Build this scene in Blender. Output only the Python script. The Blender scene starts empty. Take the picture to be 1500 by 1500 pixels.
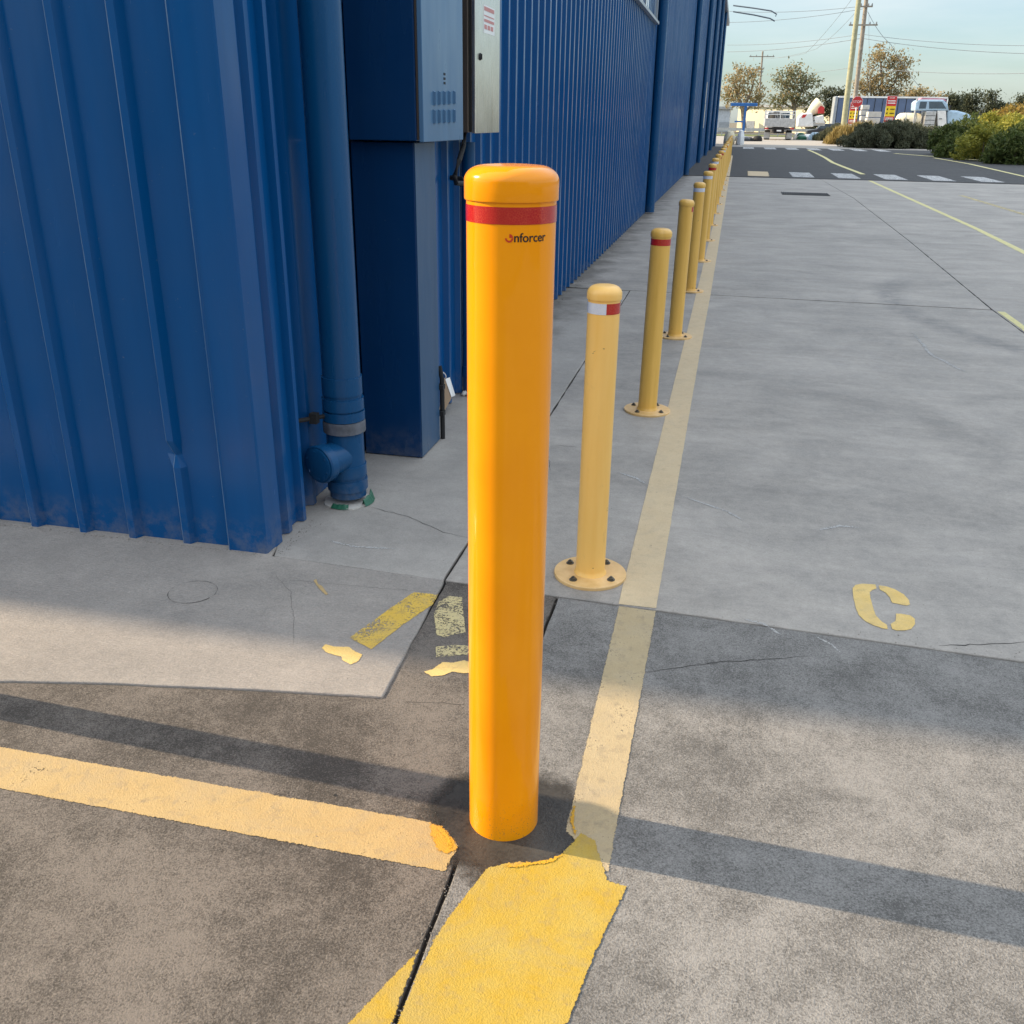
import bpy, bmesh, math, random
from mathutils import Vector, Matrix, noise
random.seed(7)
R = math.radians
S = bpy.context.scene
COL = S.collection

# ------------------------------------------------------------------ camera
FPX, PIT, ROLL, YAW, CH = 1356.2, 0.401759, 0.014649, 0.215634, 1.45
cy, sy = math.cos(YAW), math.sin(YAW)
FW = Vector((-sy*math.cos(PIT), cy*math.cos(PIT), -math.sin(PIT)))
r0 = Vector((cy, sy, 0)); u0 = r0.cross(FW)
RT = math.cos(ROLL)*r0 + math.sin(ROLL)*u0
UP = -math.sin(ROLL)*r0 + math.cos(ROLL)*u0
cam_d = bpy.data.cameras.new('camera'); cam = bpy.data.objects.new('camera', cam_d); COL.objects.link(cam)
cam.matrix_world = Matrix(((RT.x, UP.x, -FW.x, 0), (RT.y, UP.y, -FW.y, 0), (RT.z, UP.z, -FW.z, CH), (0, 0, 0, 1)))
cam_d.sensor_width = 36; cam_d.lens = FPX/1500*36; cam_d.clip_end = 3000; cam_d.clip_start = .05
S.camera = cam

def ray(px, py): return FW*FPX + RT*(px-750) + UP*(750-py)
def G(px, py, z=0):                      # survey: photo pixel -> point on the ground
    d = ray(px, py); t = (z-CH)/d.z; return Vector((d.x*t, d.y*t, z))
def at(px, py, Y):                       # survey: photo pixel -> point at distance Y
    d = ray(px, py); t = Y/d.y; return Vector((d.x*t, Y, CH+d.z*t))

# ------------------------------------------------------------------ light
EL = R(27); AZ = math.atan(.038)
TS = Vector((-math.cos(EL)*math.cos(AZ), math.cos(EL)*math.sin(AZ), math.sin(EL)))
sun_d = bpy.data.lights.new('sun', 'SUN'); sun = bpy.data.objects.new('sun', sun_d); COL.objects.link(sun)
sun_d.energy = 4.4; sun_d.angle = R(.5); sun_d.color = (1, .80, .56)
sun.rotation_euler = TS.to_track_quat('Z', 'Y').to_euler(); sun.location = (-20, 0, 30)
W = bpy.data.worlds.new('World'); S.world = W; W.use_nodes = True
wn = W.node_tree.nodes; wl = W.node_tree.links
bg = wn['Background']; sky = wn.new('ShaderNodeTexSky'); sky.sky_type = 'NISHITA'; sky.sun_disc = False
sky.sun_elevation = EL; sky.sun_rotation = R(-90)+AZ
sky.altitude = 0; sky.air_density = 1.0; sky.dust_density = 1.2; sky.ozone_density = 1.1
# dimmed low sky with thin cloud; unseen bright overhead cloud added as fill light; laid out by sky direction
tc = wn.new('ShaderNodeTexCoord'); mp = wn.new('ShaderNodeMapping'); mp.inputs['Scale'].default_value = (1.2, 1.2, 7)
nz = wn.new('ShaderNodeTexNoise'); nz.inputs['Scale'].default_value = 2.2; nz.inputs['Detail'].default_value = 6
cr = wn.new('ShaderNodeMapRange'); cr.inputs['From Min'].default_value = .36; cr.inputs['From Max'].default_value = .70; cr.inputs['To Min'].default_value = .1; cr.inputs['To Max'].default_value = .65
sz = wn.new('ShaderNodeSeparateXYZ'); hi = wn.new('ShaderNodeMapRange'); hi.interpolation_type = 'SMOOTHSTEP'
hi.inputs['From Min'].default_value = .16; hi.inputs['From Max'].default_value = .62; hi.inputs['To Max'].default_value = .92
dim = wn.new('ShaderNodeMixRGB'); dim.blend_type = 'MULTIPLY'; dim.inputs['Fac'].default_value = 1; dim.inputs['Color2'].default_value = (.455, .55, .615, 1)
m1 = wn.new('ShaderNodeMixRGB'); m1.inputs['Color2'].default_value = (3.4, 3.55, 3.5, 1)
m2_ = wn.new('ShaderNodeMixRGB'); m2_.inputs['Color2'].default_value = (5.15, 5.65, 6.3, 1)
wl.new(tc.outputs['Generated'], mp.inputs['Vector']); wl.new(mp.outputs['Vector'], nz.inputs['Vector']); wl.new(tc.outputs['Generated'], sz.inputs[0])
wl.new(nz.outputs['Fac'], cr.inputs['Value']); wl.new(sz.outputs['Z'], hi.inputs['Value'])
wl.new(sky.outputs['Color'], dim.inputs['Color1']); wl.new(dim.outputs['Color'], m1.inputs['Color1']); wl.new(cr.outputs['Result'], m1.inputs['Fac'])
wl.new(m1.outputs['Color'], m2_.inputs['Color1']); wl.new(hi.outputs['Result'], m2_.inputs['Fac']); wl.new(m2_.outputs['Color'], bg.inputs['Color'])
bg.inputs['Strength'].default_value = .15
S.view_settings.view_transform = 'Standard'; S.view_settings.look = 'None'
S.view_settings.exposure = 1.0; S.view_settings.gamma = 1

# ------------------------------------------------------------------ material helpers
class NT:
    def __init__(s, name):
        s.m = bpy.data.materials.new(name); s.m.use_nodes = True
        s.t = s.m.node_tree; s.n = s.t.nodes; s.b = s.n['Principled BSDF']; s.out = s.n['Material Output']
    def new(s, t, ins=None, **kw):
        n = s.n.new(t)
        for k, v in kw.items(): setattr(n, k, v)
        for k, v in (ins or {}).items(): s.set(n.inputs[k], v)
        return n
    def set(s, sock, v):
        if hasattr(v, 'is_output') or hasattr(v, 'links') and hasattr(v, 'node'): s.t.links.new(v, sock)
        else: sock.default_value = v
    def pos(s): 
        return s.new('ShaderNodeNewGeometry').outputs['Position']
    def obj(s): return s.new('ShaderNodeTexCoord').outputs['Object']
    def mapped(s, v, scale=(1, 1, 1), loc=(0, 0, 0), rot=(0, 0, 0)):
        return s.new('ShaderNodeMapping', {'Vector': v, 'Scale': scale, 'Location': loc, 'Rotation': rot}).outputs['Vector']
    def noise(s, v, scale, detail=4, rough=.55, dist=0):
        return s.new('ShaderNodeTexNoise', {'Vector': v, 'Scale': scale, 'Detail': detail, 'Roughness': rough, 'Distortion': dist}).outputs['Fac']
    def voro(s, v, scale, feature='F1', out='Distance'):
        return s.new('ShaderNodeTexVoronoi', {'Vector': v, 'Scale': scale}, feature=feature).outputs[out]
    def ramp(s, f, a, b, lo=0., hi=1.):
        return s.new('ShaderNodeMapRange', {'Value': f, 'From Min': a, 'From Max': b, 'To Min': lo, 'To Max': hi}).outputs['Result']
    def math(s, op, a, b=0., c=0.):
        n = s.new('ShaderNodeMath', operation=op); s.set(n.inputs[0], a); s.set(n.inputs[1], b); s.set(n.inputs[2], c); return n.outputs[0]
    def mix(s, f, a, b, mode='MIX'):
        n = s.new('ShaderNodeMixRGB', blend_type=mode)
        s.set(n.inputs['Fac'], f)
        for k, v in (('Color1', a), ('Color2', b)):
            s.set(n.inputs[k], v if not isinstance(v, tuple) else (*v[:3], 1))
        return n.outputs['Color']
    def P(s, **kw):
        names = dict(color='Base Color', rough='Roughness', metal='Metallic', spec='Specular IOR Level', coat='Coat Weight', coatr='Coat Roughness', normal='Normal', alpha='Alpha', trans='Transmission Weight', aniso='Anisotropic')
        for k, v in kw.items():
            if isinstance(v, tuple): v = (*v[:3], 1)
            s.set(s.b.inputs[names[k]], v)
        return s
    def bump(s, h, strength=.3, dist=.01, normal=None):
        i = {'Height': h, 'Strength': strength, 'Distance': dist}
        if normal is not None: i['Normal'] = normal
        return s.new('ShaderNodeBump', i).outputs['Normal']

def simple(name, c, rough=.6, metal=0, var=.15, scale=3, spec=.5):
    n = NT(name); f = n.noise(n.obj(), scale, 5)
    k = n.ramp(f, .3, .7)
    n.P(color=n.mix(k, tuple(x*(1-var) for x in c), tuple(min(1, x*(1+var)) for x in c)), rough=rough, metal=metal, spec=spec)
    return n.m

def painted_sheet(name, c, rough=.36, dirt=.5, wav=.25):
    n = NT(name); p = n.pos()
    st = n.noise(n.mapped(p, (9, 9, .35)), 1.6, 6, .6)          # rain streaks
    bl = n.noise(p, 1.1, 4)
    spk = n.noise(p, 60, 3, .7)
    col = n.mix(n.ramp(st, .35, .75), tuple(x*.93 for x in c), tuple(x*1.06 for x in c))
    col = n.mix(n.math('MULTIPLY', n.ramp(bl, .45, .75), dirt*.35), col, (.05, .10, .18))
    z = n.new('ShaderNodeSeparateXYZ', {'Vector': p}).outputs['Z']
    low = n.math('MULTIPLY', n.ramp(z, .16, 0.0), n.ramp(n.noise(p, 14, 5, .7), .42, .68))
    col = n.mix(n.math('MULTIPLY', low, dirt), col, (.20, .19, .17))
    col = n.mix(n.math('MULTIPLY', n.ramp(spk, .70, .76), .35), col, (.16, .18, .2))
    rr = n.ramp(n.noise(n.mapped(p, (5, 5, 1)), 2, 5), .3, .7, rough-.05, rough+.1)
    h = n.noise(n.mapped(p, (2.2, 2.2, .9)), 1.5, 2)
    n.P(color=col, rough=rr, spec=.27, normal=n.bump(h, wav, .02))
    return n.m

M = {}
M['blue'] = painted_sheet('blue_sheet', (.0008, .067, .215), .18)
M['blue_box'] = painted_sheet('blue_box_paint', (.003, .034, .110), .22, .35, .12)
M['blue_chalk_sheen'] = painted_sheet('chalky_sheen_blue', (.075, .165, .285), .30, .35, .1)  # chalky door blue, with grazing sky sheen lightening the colour
def rib_highlight():  # specular lines along rib shoulders, painted as a lighter blue
    n = NT('painted_rib_highlight'); p = n.pos()
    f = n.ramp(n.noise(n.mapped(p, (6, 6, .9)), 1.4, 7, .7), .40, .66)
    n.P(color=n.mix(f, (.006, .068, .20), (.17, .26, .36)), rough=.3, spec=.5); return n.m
M['blue_edge'] = rib_highlight()
M['blue_sky_side'] = painted_sheet('sky_side_blue', (.028, .082, .165), .30, .35, .1)  # duct blue lightened in colour for the side that faces the sky
M['blue_pipe'] = painted_sheet('blue_pipe_paint', (.002, .060, .165), .26, .5, .1)
M['roof'] = simple('roof_sheet', (.35, .36, .36), .4, .3)
M['dark'] = simple('dark_gap', (.012, .012, .012), .8)
M['black'] = simple('black_rubber', (.018, .018, .019), .65)
M['frame'] = simple('pale_frame', (.30, .33, .36), .4)
def steel():
    n = NT('brushed_steel'); p = n.obj()
    f = n.noise(n.mapped(p, (60, 60, 1.2)), 3, 6, .6); g = n.noise(p, 4, 4)
    n.P(color=n.mix(n.ramp(g, .35, .7), (.60, .57, .51), (.74, .71, .65)), metal=1., rough=n.ramp(f, .3, .7, .22, .38), normal=n.bump(f, .06, .002))
    return n.m
M['steel'] = steel()
M['brown_steel'] = simple('dark_brown_steel', (.12, .095, .075), .45, .6)  # plain dark brown, darker than the cabinet door
def glass_dark():
    n = NT('window_glass'); n.P(color=(.30, .32, .33), rough=.06, spec=.9, coat=1.); return n.m
M['glass'] = glass_dark()
M['windscreen'] = simple('vehicle_glass', (.05, .08, .11), .08, 0, .2, 2, .8)

def yellow_gloss():
    n = NT('fresh_yellow_powdercoat'); p = n.obj()
    peel = n.noise(p, 160, 2); big = n.noise(n.mapped(p, (1, 1, .3)), 12, 3)
    scuff = n.ramp(n.noise(n.mapped(p, (3, 3, 9)), 9, 6, .7), .66, .74)
    col = n.mix(n.ramp(n.noise(p, 5, 4), .3, .7), (.86, .285, .0008), (.92, .325, .0010))
    zz = n.new('ShaderNodeSeparateXYZ', {'Vector': p}).outputs['Z']
    spl = n.math('MULTIPLY', n.ramp(zz, .13, .0), n.ramp(n.noise(p, 260, 2, .6), .60, .68))
    col = n.mix(n.math('MULTIPLY', spl, .7), col, (.22, .13, .05))
    n.P(color=col, rough=n.mix(scuff, (.17,)*3, (.34,)*3), coat=.32, coatr=.03, spec=.22, normal=n.bump(peel, .035, .002, n.bump(big, .03, .004)))
    return n.m
M['yellow_new'] = yellow_gloss()
def yellow_faded(name, c, d):
    n = NT(name); p = n.obj()
    oi = n.new('ShaderNodeObjectInfo').outputs['Random']
    w = n.new('ShaderNodeVectorMath', {0: p}, operation='ADD'); 
    cx = n.new('ShaderNodeCombineXYZ', {'X': n.math('MULTIPLY', oi, 37.), 'Y': 0., 'Z': n.math('MULTIPLY', oi, 91.)}).outputs[0]
    n.t.links.new(cx, w.inputs[1]); q = w.outputs[0]
    st = n.noise(n.mapped(q, (16, 16, 1.4)), 1.4, 5)
    col = n.mix(n.ramp(st, .3, .7), c, d)
    chips = n.ramp(n.noise(q, 30, 4, .65), .71, .73)
    col = n.mix(n.math('MULTIPLY', chips, .8), col, (.17, .10, .05))
    sm = n.ramp(n.noise(n.mapped(q, (5, 5, 2)), 4, 6, .7), .6, .75)
    col = n.mix(n.math('MULTIPLY', sm, .25), col, (.30, .20, .09))
    n.P(color=col, rough=.38, coat=.15, coatr=.2, normal=n.bump(n.noise(q, 45, 3), .06, .003))
    return n.m
M['yellow_old'] = yellow_faded('faded_yellow_enamel', (.66, .37, .062), (.78, .46, .10))
M['yellow_pale'] = yellow_faded('bleached_yellow_enamel', (.86, .48, .105), (.90, .54, .15))
M['plate'] = yellow_faded('dusty_yellow_plate', (.62, .38, .14), (.76, .50, .22))
M['bolt'] = simple('zinc_bolt', (.13, .12, .10), .5, .7, .4, 60)
def tape(name, c, c2):
    n = NT(name); p = n.obj()
    v = n.voro(n.mapped(p, (1, 1, 1)), 260, 'DISTANCE_TO_EDGE')
    m2 = n.ramp(v, .02, .10)
    big = n.ramp(n.noise(p, 22, 2), .45, .6)
    n.P(color=n.mix(n.math('MULTIPLY', n.math('SUBTRACT', 1., m2), n.ramp(big, 0, 1, .25, .8)), c, c2), rough=.22, coat=.5)
    return n.m
M['tape_red'] = tape('red_reflective_tape', (.40, .006, .006), (.55, .06, .02))
M['tape_white'] = tape('white_reflective_tape', (.62, .63, .68), (.45, .47, .55))
M['ink'] = simple('black_ink', (.012, .008, .006), .35)
M['ink_red'] = simple('red_ink', (.52, .03, .006), .35)

def pavement(name, light, dark, agg, stain=.5, streak=0., rough=.85, seed=0., bump=.5, agg_scale=230, wear=None):
    n = NT(name); p = n.mapped(n.pos(), (1, 1, 1), (seed, seed*1.7, 0))
    spk = n.noise(p, agg_scale, 2, .7); mid = n.noise(p, agg_scale/5, 4, .65); mott = n.noise(p, 7, 6, .6); big = n.noise(p, 1.3, 5, .6, .6)
    f = n.math('ADD', n.math('MULTIPLY', n.math('SUBTRACT', spk, .5), agg*4.2), n.math('MULTIPLY', n.math('SUBTRACT', mid, .5), agg*1.1))
    f = n.math('ADD', f, n.math('MULTIPLY', n.math('SUBTRACT', mott, .5), 1.5*stain))
    f = n.math('ADD', f, n.math('MULTIPLY', n.math('SUBTRACT', big, .5), 2.4*stain))
    if streak:
        s1 = n.noise(n.mapped(n.pos(), (.5, 2.6, 1), (seed, 3, 0)), 1.5, 9, .72, .7)
        f = n.math('ADD', f, n.math('MULTIPLY', n.math('SUBTRACT', s1, .5), streak*2.2))
    cell = n.new('ShaderNodeSeparateXYZ', {'Vector': n.voro(n.new('ShaderNodeVectorMath', {0: p, 1: n.new('ShaderNodeVectorMath', {0: n.new('ShaderNodeTexNoise', {'Vector': p, 'Scale': agg_scale*.8}).outputs['Color'], 1: (.006, .006, .006)}, operation='MULTIPLY').outputs[0]}, operation='ADD').outputs[0], agg_scale*1.05, out='Color')}).outputs['X']
    f = n.math('ADD', f, n.math('MULTIPLY', n.math('SUBTRACT', cell, .5), agg*1.15))
    sm = n.noise(n.mapped(p, (1, 1, 1), (5, 1, 0)), 22, 7, .72, .3)
    f = n.math('ADD', f, n.math('MULTIPLY', n.math('SUBTRACT', sm, .5), 1.3*stain))
    f = n.math('ADD', f, .5)
    col = n.mix(n.ramp(f, 0, 1), dark, light)
    stones = n.voro(p, agg_scale*.45)
    col = n.mix(n.math('MULTIPLY', n.ramp(stones, .22, .12), agg*.55), col, tuple(x*1.5 for x in light))
    oil = n.ramp(n.noise(n.mapped(p, (1, 1, 1), (9, 4, 0)), 2.1, 6, .68, 1.), .60, .80)
    col = n.mix(n.math('MULTIPLY', oil, .55*stain), col, tuple(x*.55 for x in dark))
    spots = n.ramp(n.noise(n.mapped(p, (1, 1, 1), (7, 2, 0)), 5.5, 3, .5, .3), .70, .76)
    col = n.mix(n.math('MULTIPLY', spots, .38*stain), col, tuple(x*.45 for x in dark))
    pale = n.ramp(n.noise(n.mapped(p, (1, 1, 1), (4, 9, 0)), 3.1, 7, .7, .8), .56, .74)
    col = n.mix(n.math('MULTIPLY', pale, .40*stain), col, tuple(min(.8, x*1.22) for x in light))
    pit = n.ramp(n.noise(n.mapped(p, (1, 1, 1), (2, 8, 0)), 38, 3, .5), .76, .79)
    col = n.mix(n.math('MULTIPLY', pit, .6), col, tuple(x*.35 for x in dark))
    scr = n.ramp(n.noise(n.mapped(p, (9, 1.2, 1), (0, 0, 0), (0, 0, .6)), 4.5, 5, .7), .68, .78)
    col = n.mix(n.math('MULTIPLY', scr, .22), col, tuple(min(.8, x*1.45) for x in light))
    if wear: col = wear(n, col)
    h = n.math('ADD', n.math('MULTIPLY', spk, 1.), n.math('MULTIPLY', mid, .8))
    if name == 'pale_broomed_concrete': h = n.math('ADD', h, n.math('MULTIPLY', n.noise(n.mapped(p, (14, 120, 1), (0, 0, 0), (0, 0, .55)), 1.6, 4, .6), 2.2))
    n.P(color=col, rough=n.ramp(mott, .3, .7, rough-.1, min(1, rough+.08)), spec=.35, normal=n.bump(h, bump, .004))
    return n.m

def yard_wear(n, col):
    # tyre scrub arc, and grime that has collected along the foot of the side wall
    s = n.new('ShaderNodeSeparateXYZ', {'Vector': n.pos()})
    X, Y = s.outputs['X'], s.outputs['Y']
    dx = n.math('SUBTRACT', X, 4.6); dy = n.math('SUBTRACT', Y, 8.9)
    d = n.math('SQRT', n.math('ADD', n.math('MULTIPLY', dx, dx), n.math('MULTIPLY', dy, dy)))
    ring = n.math('MULTIPLY', n.ramp(n.math('ABSOLUTE', n.math('SUBTRACT', d, 3.1)), .17, .05), n.math('MULTIPLY', n.ramp(Y, 10.8, 9.8), n.ramp(Y, 5.4, 6.6)))
    ring = n.math('MULTIPLY', n.math('MULTIPLY', ring, n.ramp(X, 3.2, 2.6)), n.ramp(n.noise(n.pos(), 9, 5, .7), .32, .62))
    col = n.mix(n.math('MULTIPLY', ring, .5), col, (.11, .11, .11))
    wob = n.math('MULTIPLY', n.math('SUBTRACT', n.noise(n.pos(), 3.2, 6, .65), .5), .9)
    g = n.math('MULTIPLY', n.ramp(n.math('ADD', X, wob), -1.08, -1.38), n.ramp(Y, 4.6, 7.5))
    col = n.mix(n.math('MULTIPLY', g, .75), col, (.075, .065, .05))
    return col
M['slab_smooth'] = pavement('smooth_concrete', (.40, .365, .322), (.205, .190, .170), .17, .62, .50, .66, 3, .25, 170, yard_wear)
M['slab_side'] = pavement('trowelled_concrete', (.37, .345, .31), (.225, .21, .19), .22, .55, .2, .75, 8, .22, 190, yard_wear)
M['slab_rough'] = pavement('exposed_concrete', (.250, .239, .223), (.094, .089, .082), .52, .85, 0, .85, 1, .7, 250)
M['slab_rough_left'] = pavement('worn_brown_concrete', (.165, .143, .122), (.050, .043, .036), .54, .95, 0, .88, 5, .7, 250)
M['apron'] = pavement('pale_broomed_concrete', (.325, .295, .262), (.182, .168, .152), .26, .45, .25, .85, 11, .45, 170)
M['asphalt'] = pavement('asphalt', (.058, .057, .057), (.026, .026, .026), .4, .5, .5, .8, 2, .5, 120)
M['far_conc'] = pavement('far_concrete', (.36, .33, .29), (.25, .23, .20), .1, .4, .2, .85, 6, .1, 90)
M['earth'] = pavement('bare_earth', (.20, .165, .11), (.10, .085, .055), .3, .6, 0, .95, 4, .4, 40)
M['underlay'] = simple('joint_grime', (.028, .025, .022), .95, 0, .3, 30)
M['wet_patch'] = pavement('dark_grout', (.052, .047, .040), (.013, .012, .011), .25, .9, 0, .38, 13, .3, 150)

_n = NT.__new__(NT); _n.m = M['wet_patch']; _n.t = _n.m.node_tree; _n.n = _n.t.nodes; _n.b = _n.n['Principled BSDF']; _n.out = _n.n['Material Output']
_s = _n.new('ShaderNodeSeparateXYZ', {'Vector': _n.pos()}); _dx = _n.math('SUBTRACT', _s.outputs['X'], -.350); _dy = _n.math('MULTIPLY', _n.math('SUBTRACT', _s.outputs['Y'], 1.60), 1.05)
_d = _n.math('SQRT', _n.math('ADD', _n.math('MULTIPLY', _dx, _dx), _n.math('MULTIPLY', _dy, _dy)))
_d = _n.math('ADD', _d, _n.math('MULTIPLY', _n.math('SUBTRACT', _n.noise(_n.pos(), 11, 6, .7), .5), .16))
_tr = _n.new('ShaderNodeBsdfTransparent'); _ms = _n.new('ShaderNodeMixShader', {'Fac': _n.ramp(_d, .150, .212, .0, 1.)})
_n.t.links.new(_n.b.outputs[0], _ms.inputs[1]); _n.t.links.new(_tr.outputs[0], _ms.inputs[2]); _n.t.links.new(_ms.outputs[0], _n.out.inputs['Surface'])
def marking(name, c, c2, wear=.5, thr=.62, under=(.16, .15, .14), rough=.7, big=.0):
    n = NT(name); p = n.pos()
    a = n.noise(p, 120, 4, .75); b = n.noise(p, 9, 5, .65); m = n.noise(p, 320, 2, .6); d = n.noise(p, 26, 5, .7)
    col = n.mix(n.ramp(b, .3, .7), c, c2)
    col = n.mix(n.ramp(m, .45, .75, 0, .30), col, tuple(x*.55 for x in c))
    dirt = n.ramp(d, .53, .70)
    col = n.mix(n.math('MULTIPLY', dirt, .6*wear), col, (.17, .14, .10))
    e = n.math('ADD', a, n.math('MULTIPLY', n.math('SUBTRACT', b, .5), .7))
    ed = n.new('ShaderNodeAttribute', attribute_name='edge').outputs['Fac']
    hole = n.ramp(e, thr, thr+.05, 0, wear)
    rag = n.math('ADD', n.math('MULTIPLY', n.math('SUBTRACT', n.noise(p, 26, 2, .6), .5), 1.0), n.math('MULTIPLY', n.math('SUBTRACT', n.noise(p, 170, 4, .75), .5), 1.5))
    hole = n.math('MAXIMUM', hole, n.ramp(n.math('ADD', ed, rag), .53, .45))
    old = n.ramp(n.noise(n.mapped(p, (1, 1, 1), (3, 3, 0)), 6, 6, .7, 1.2), .48, .70)
    col = n.mix(n.math('MULTIPLY', old, .55*wear+.15), col, tuple(.62*x+.06 for x in c2))
    n.P(color=col, rough=rough, normal=n.bump(n.math('ADD', m, n.math('MULTIPLY', a, 1.)), .6, .003))
    tr = n.new('ShaderNodeBsdfTransparent'); ms = n.new('ShaderNodeMixShader', {'Fac': hole})
    n.t.links.new(n.b.outputs[0], ms.inputs[1]); n.t.links.new(tr.outputs[0], ms.inputs[2]); n.t.links.new(ms.outputs[0], n.out.inputs['Surface'])
    return n.m
M['mark_faded'] = marking('faded_line_paint', (.38, .295, .165), (.43, .34, .20), .8, .66)
M['mark_dull'] = marking('dull_line_paint', (.55, .42, .25), (.60, .47, .29), .40, .72)
M['mark_warm'] = marking('warm_line_paint', (.39, .265, .105), (.43, .305, .135), .8, .68)
M['mark_bright'] = marking('fresh_line_paint', (.41, .25, .004), (.40, .29, .06), .55, .74)
M['mark_gold'] = marking('golden_line_paint', (.52, .25, .010), (.56, .29, .02), .4, .70)
M['mark_stencil'] = marking('stencil_paint', (.66, .45, .13), (.74, .53, .20), .6, .72)
M['mark_worn'] = marking('chipped_stencil_paint', (.60, .38, .045), (.64, .44, .09), 1., .56)
M['mark_ghost'] = marking('almost_gone_paint', (.56, .46, .22), (.60, .50, .27), 1., .50)
M['mark_white'] = marking('white_line_paint', (.48, .48, .47), (.58, .58, .57), 1., .53)
M['mark_lemon'] = marking('lemon_line_paint', (.60, .54, .22), (.68, .62, .30), .8, .66)

def leafmat(name, cols, trans=.35):
    n = NT(name); ri = n.new('ShaderNodeNewGeometry').outputs['Random Per Island']
    r = n.new('ShaderNodeValToRGB', {'Fac': ri}); e = r.color_ramp.elements
    e[0].color = (*cols[0], 1); e[1].color = (*cols[-1], 1)
    for i, c in enumerate(cols[1:-1]):
        x = e.new((i+1)/(len(cols)-1)); x.color = (*c, 1)
    n.P(color=r.outputs['Color'], rough=.6, spec=.25)
    tl = n.new('ShaderNodeBsdfTranslucent'); n.t.links.new(r.outputs['Color'], tl.inputs['Color'])
    ms = n.new('ShaderNodeMixShader', {'Fac': trans})
    n.t.links.new(n.b.outputs[0], ms.inputs[1]); n.t.links.new(tl.outputs[0], ms.inputs[2]); n.t.links.new(ms.outputs[0], n.out.inputs['Surface'])
    return n.m
M['gum'] = leafmat('gum_leaves', [(.15, .17, .09), (.22, .21, .115), (.32, .245, .13), (.19, .20, .11), (.12, .135, .075)])
M['gum_brown'] = leafmat('browned_gum_leaves', [(.24, .195, .095), (.38, .265, .125), (.17, .175, .09), (.42, .30, .15), (.20, .20, .11)])
M['dark_leaf'] = leafmat('dark_leaves', [(.05, .06, .035), (.09, .10, .055), (.065, .075, .045)])
M['hedge'] = leafmat('green_hedge_leaves', [(.05, .08, .022), (.09, .125, .032), (.14, .16, .04), (.06, .085, .024)])
M['hedge_lit'] = leafmat('sunlit_hedge_leaves', [(.25, .26, .045), (.40, .35, .055), (.18, .21, .04), (.31, .29, .05)])  # hedge green brightened and yellowed to hold the sunlight in its colour
M['hedge_orange'] = leafmat('orange_tipped_leaves', [(.34, .22, .055), (.20, .17, .04), (.40, .25, .06)])
M['greygrass'] = leafmat('grey_green_blades', [(.075, .085, .05), (.12, .125, .07), (.055, .065, .04), (.15, .14, .08)])
M['drygrass'] = leafmat('dry_grass_blades', [(.34, .25, .09), (.22, .18, .06), (.42, .31, .12)])
M['verge'] = pavement('mown_grass', (.17, .19, .06), (.09, .11, .035), .5, .6, 0, .95, 3, .5, 15)
M['bark'] = simple('gum_bark', (.20, .16, .12), .85, 0, .4, 8)
M['pole_new'] = simple('pale_timber_pole', (.30, .30, .19), .8, 0, .2, 4)
M['pole_old'] = simple('weathered_timber_pole', (.24, .21, .17), .85, 0, .3, 4)
M['wire'] = simple('wire_grey', (.16, .18, .20), .6)
M['white_paint'] = simple('white_vehicle_paint', (.70, .70, .68), .35)
M['silver'] = simple('dull_aluminium', (.50, .50, .49), .38, .5, .2, 5)
M['cream'] = simple('cream_paint', (.72, .64, .46), .6)
M['cream_wall'] = simple('cream_factory_wall', (.88, .78, .52), .7, 0, .08, .3)
M['grey_wall'] = simple('pale_grey_wall', (.46, .50, .54), .7)
M['red'] = simple('red_enamel', (.50, .03, .03), .45)
M['sign_yellow'] = simple('yellow_sign_enamel', (.78, .55, .02), .45)
M['sign_white'] = simple('white_sign_enamel', (.78, .78, .76), .45)
M['sign_blue'] = simple('blue_sign_ink', (.06, .14, .38), .45)
M['curtain'] = simple('slate_blue_curtain', (.085, .125, .215), .55, 0, .15, .8)
M['lightblue'] = simple('pale_blue_enamel', (.36, .50, .62), .3)
M['frameblue'] = simple('bright_blue_steel', (.02, .12, .36), .45)
M['card'] = simple('cardboard', (.52, .36, .22), .85)
M['paper'] = simple('white_paper', (.72, .70, .66), .8)
M['green_pvc'] = simple('green_membrane', (.012, .10, .055), .5)
M['block'] = simple('pale_concrete_block', (.50, .48, .44), .85)
M['galv'] = simple('galvanised_rail', (.42, .43, .43), .45, .4)
M['car_dark'] = simple('dark_car_paint', (.035, .04, .05), .25)
M['sealant'] = simple('grey_tape_wrap', (.10, .11, .13), .6, 0, .4, 30)

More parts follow.
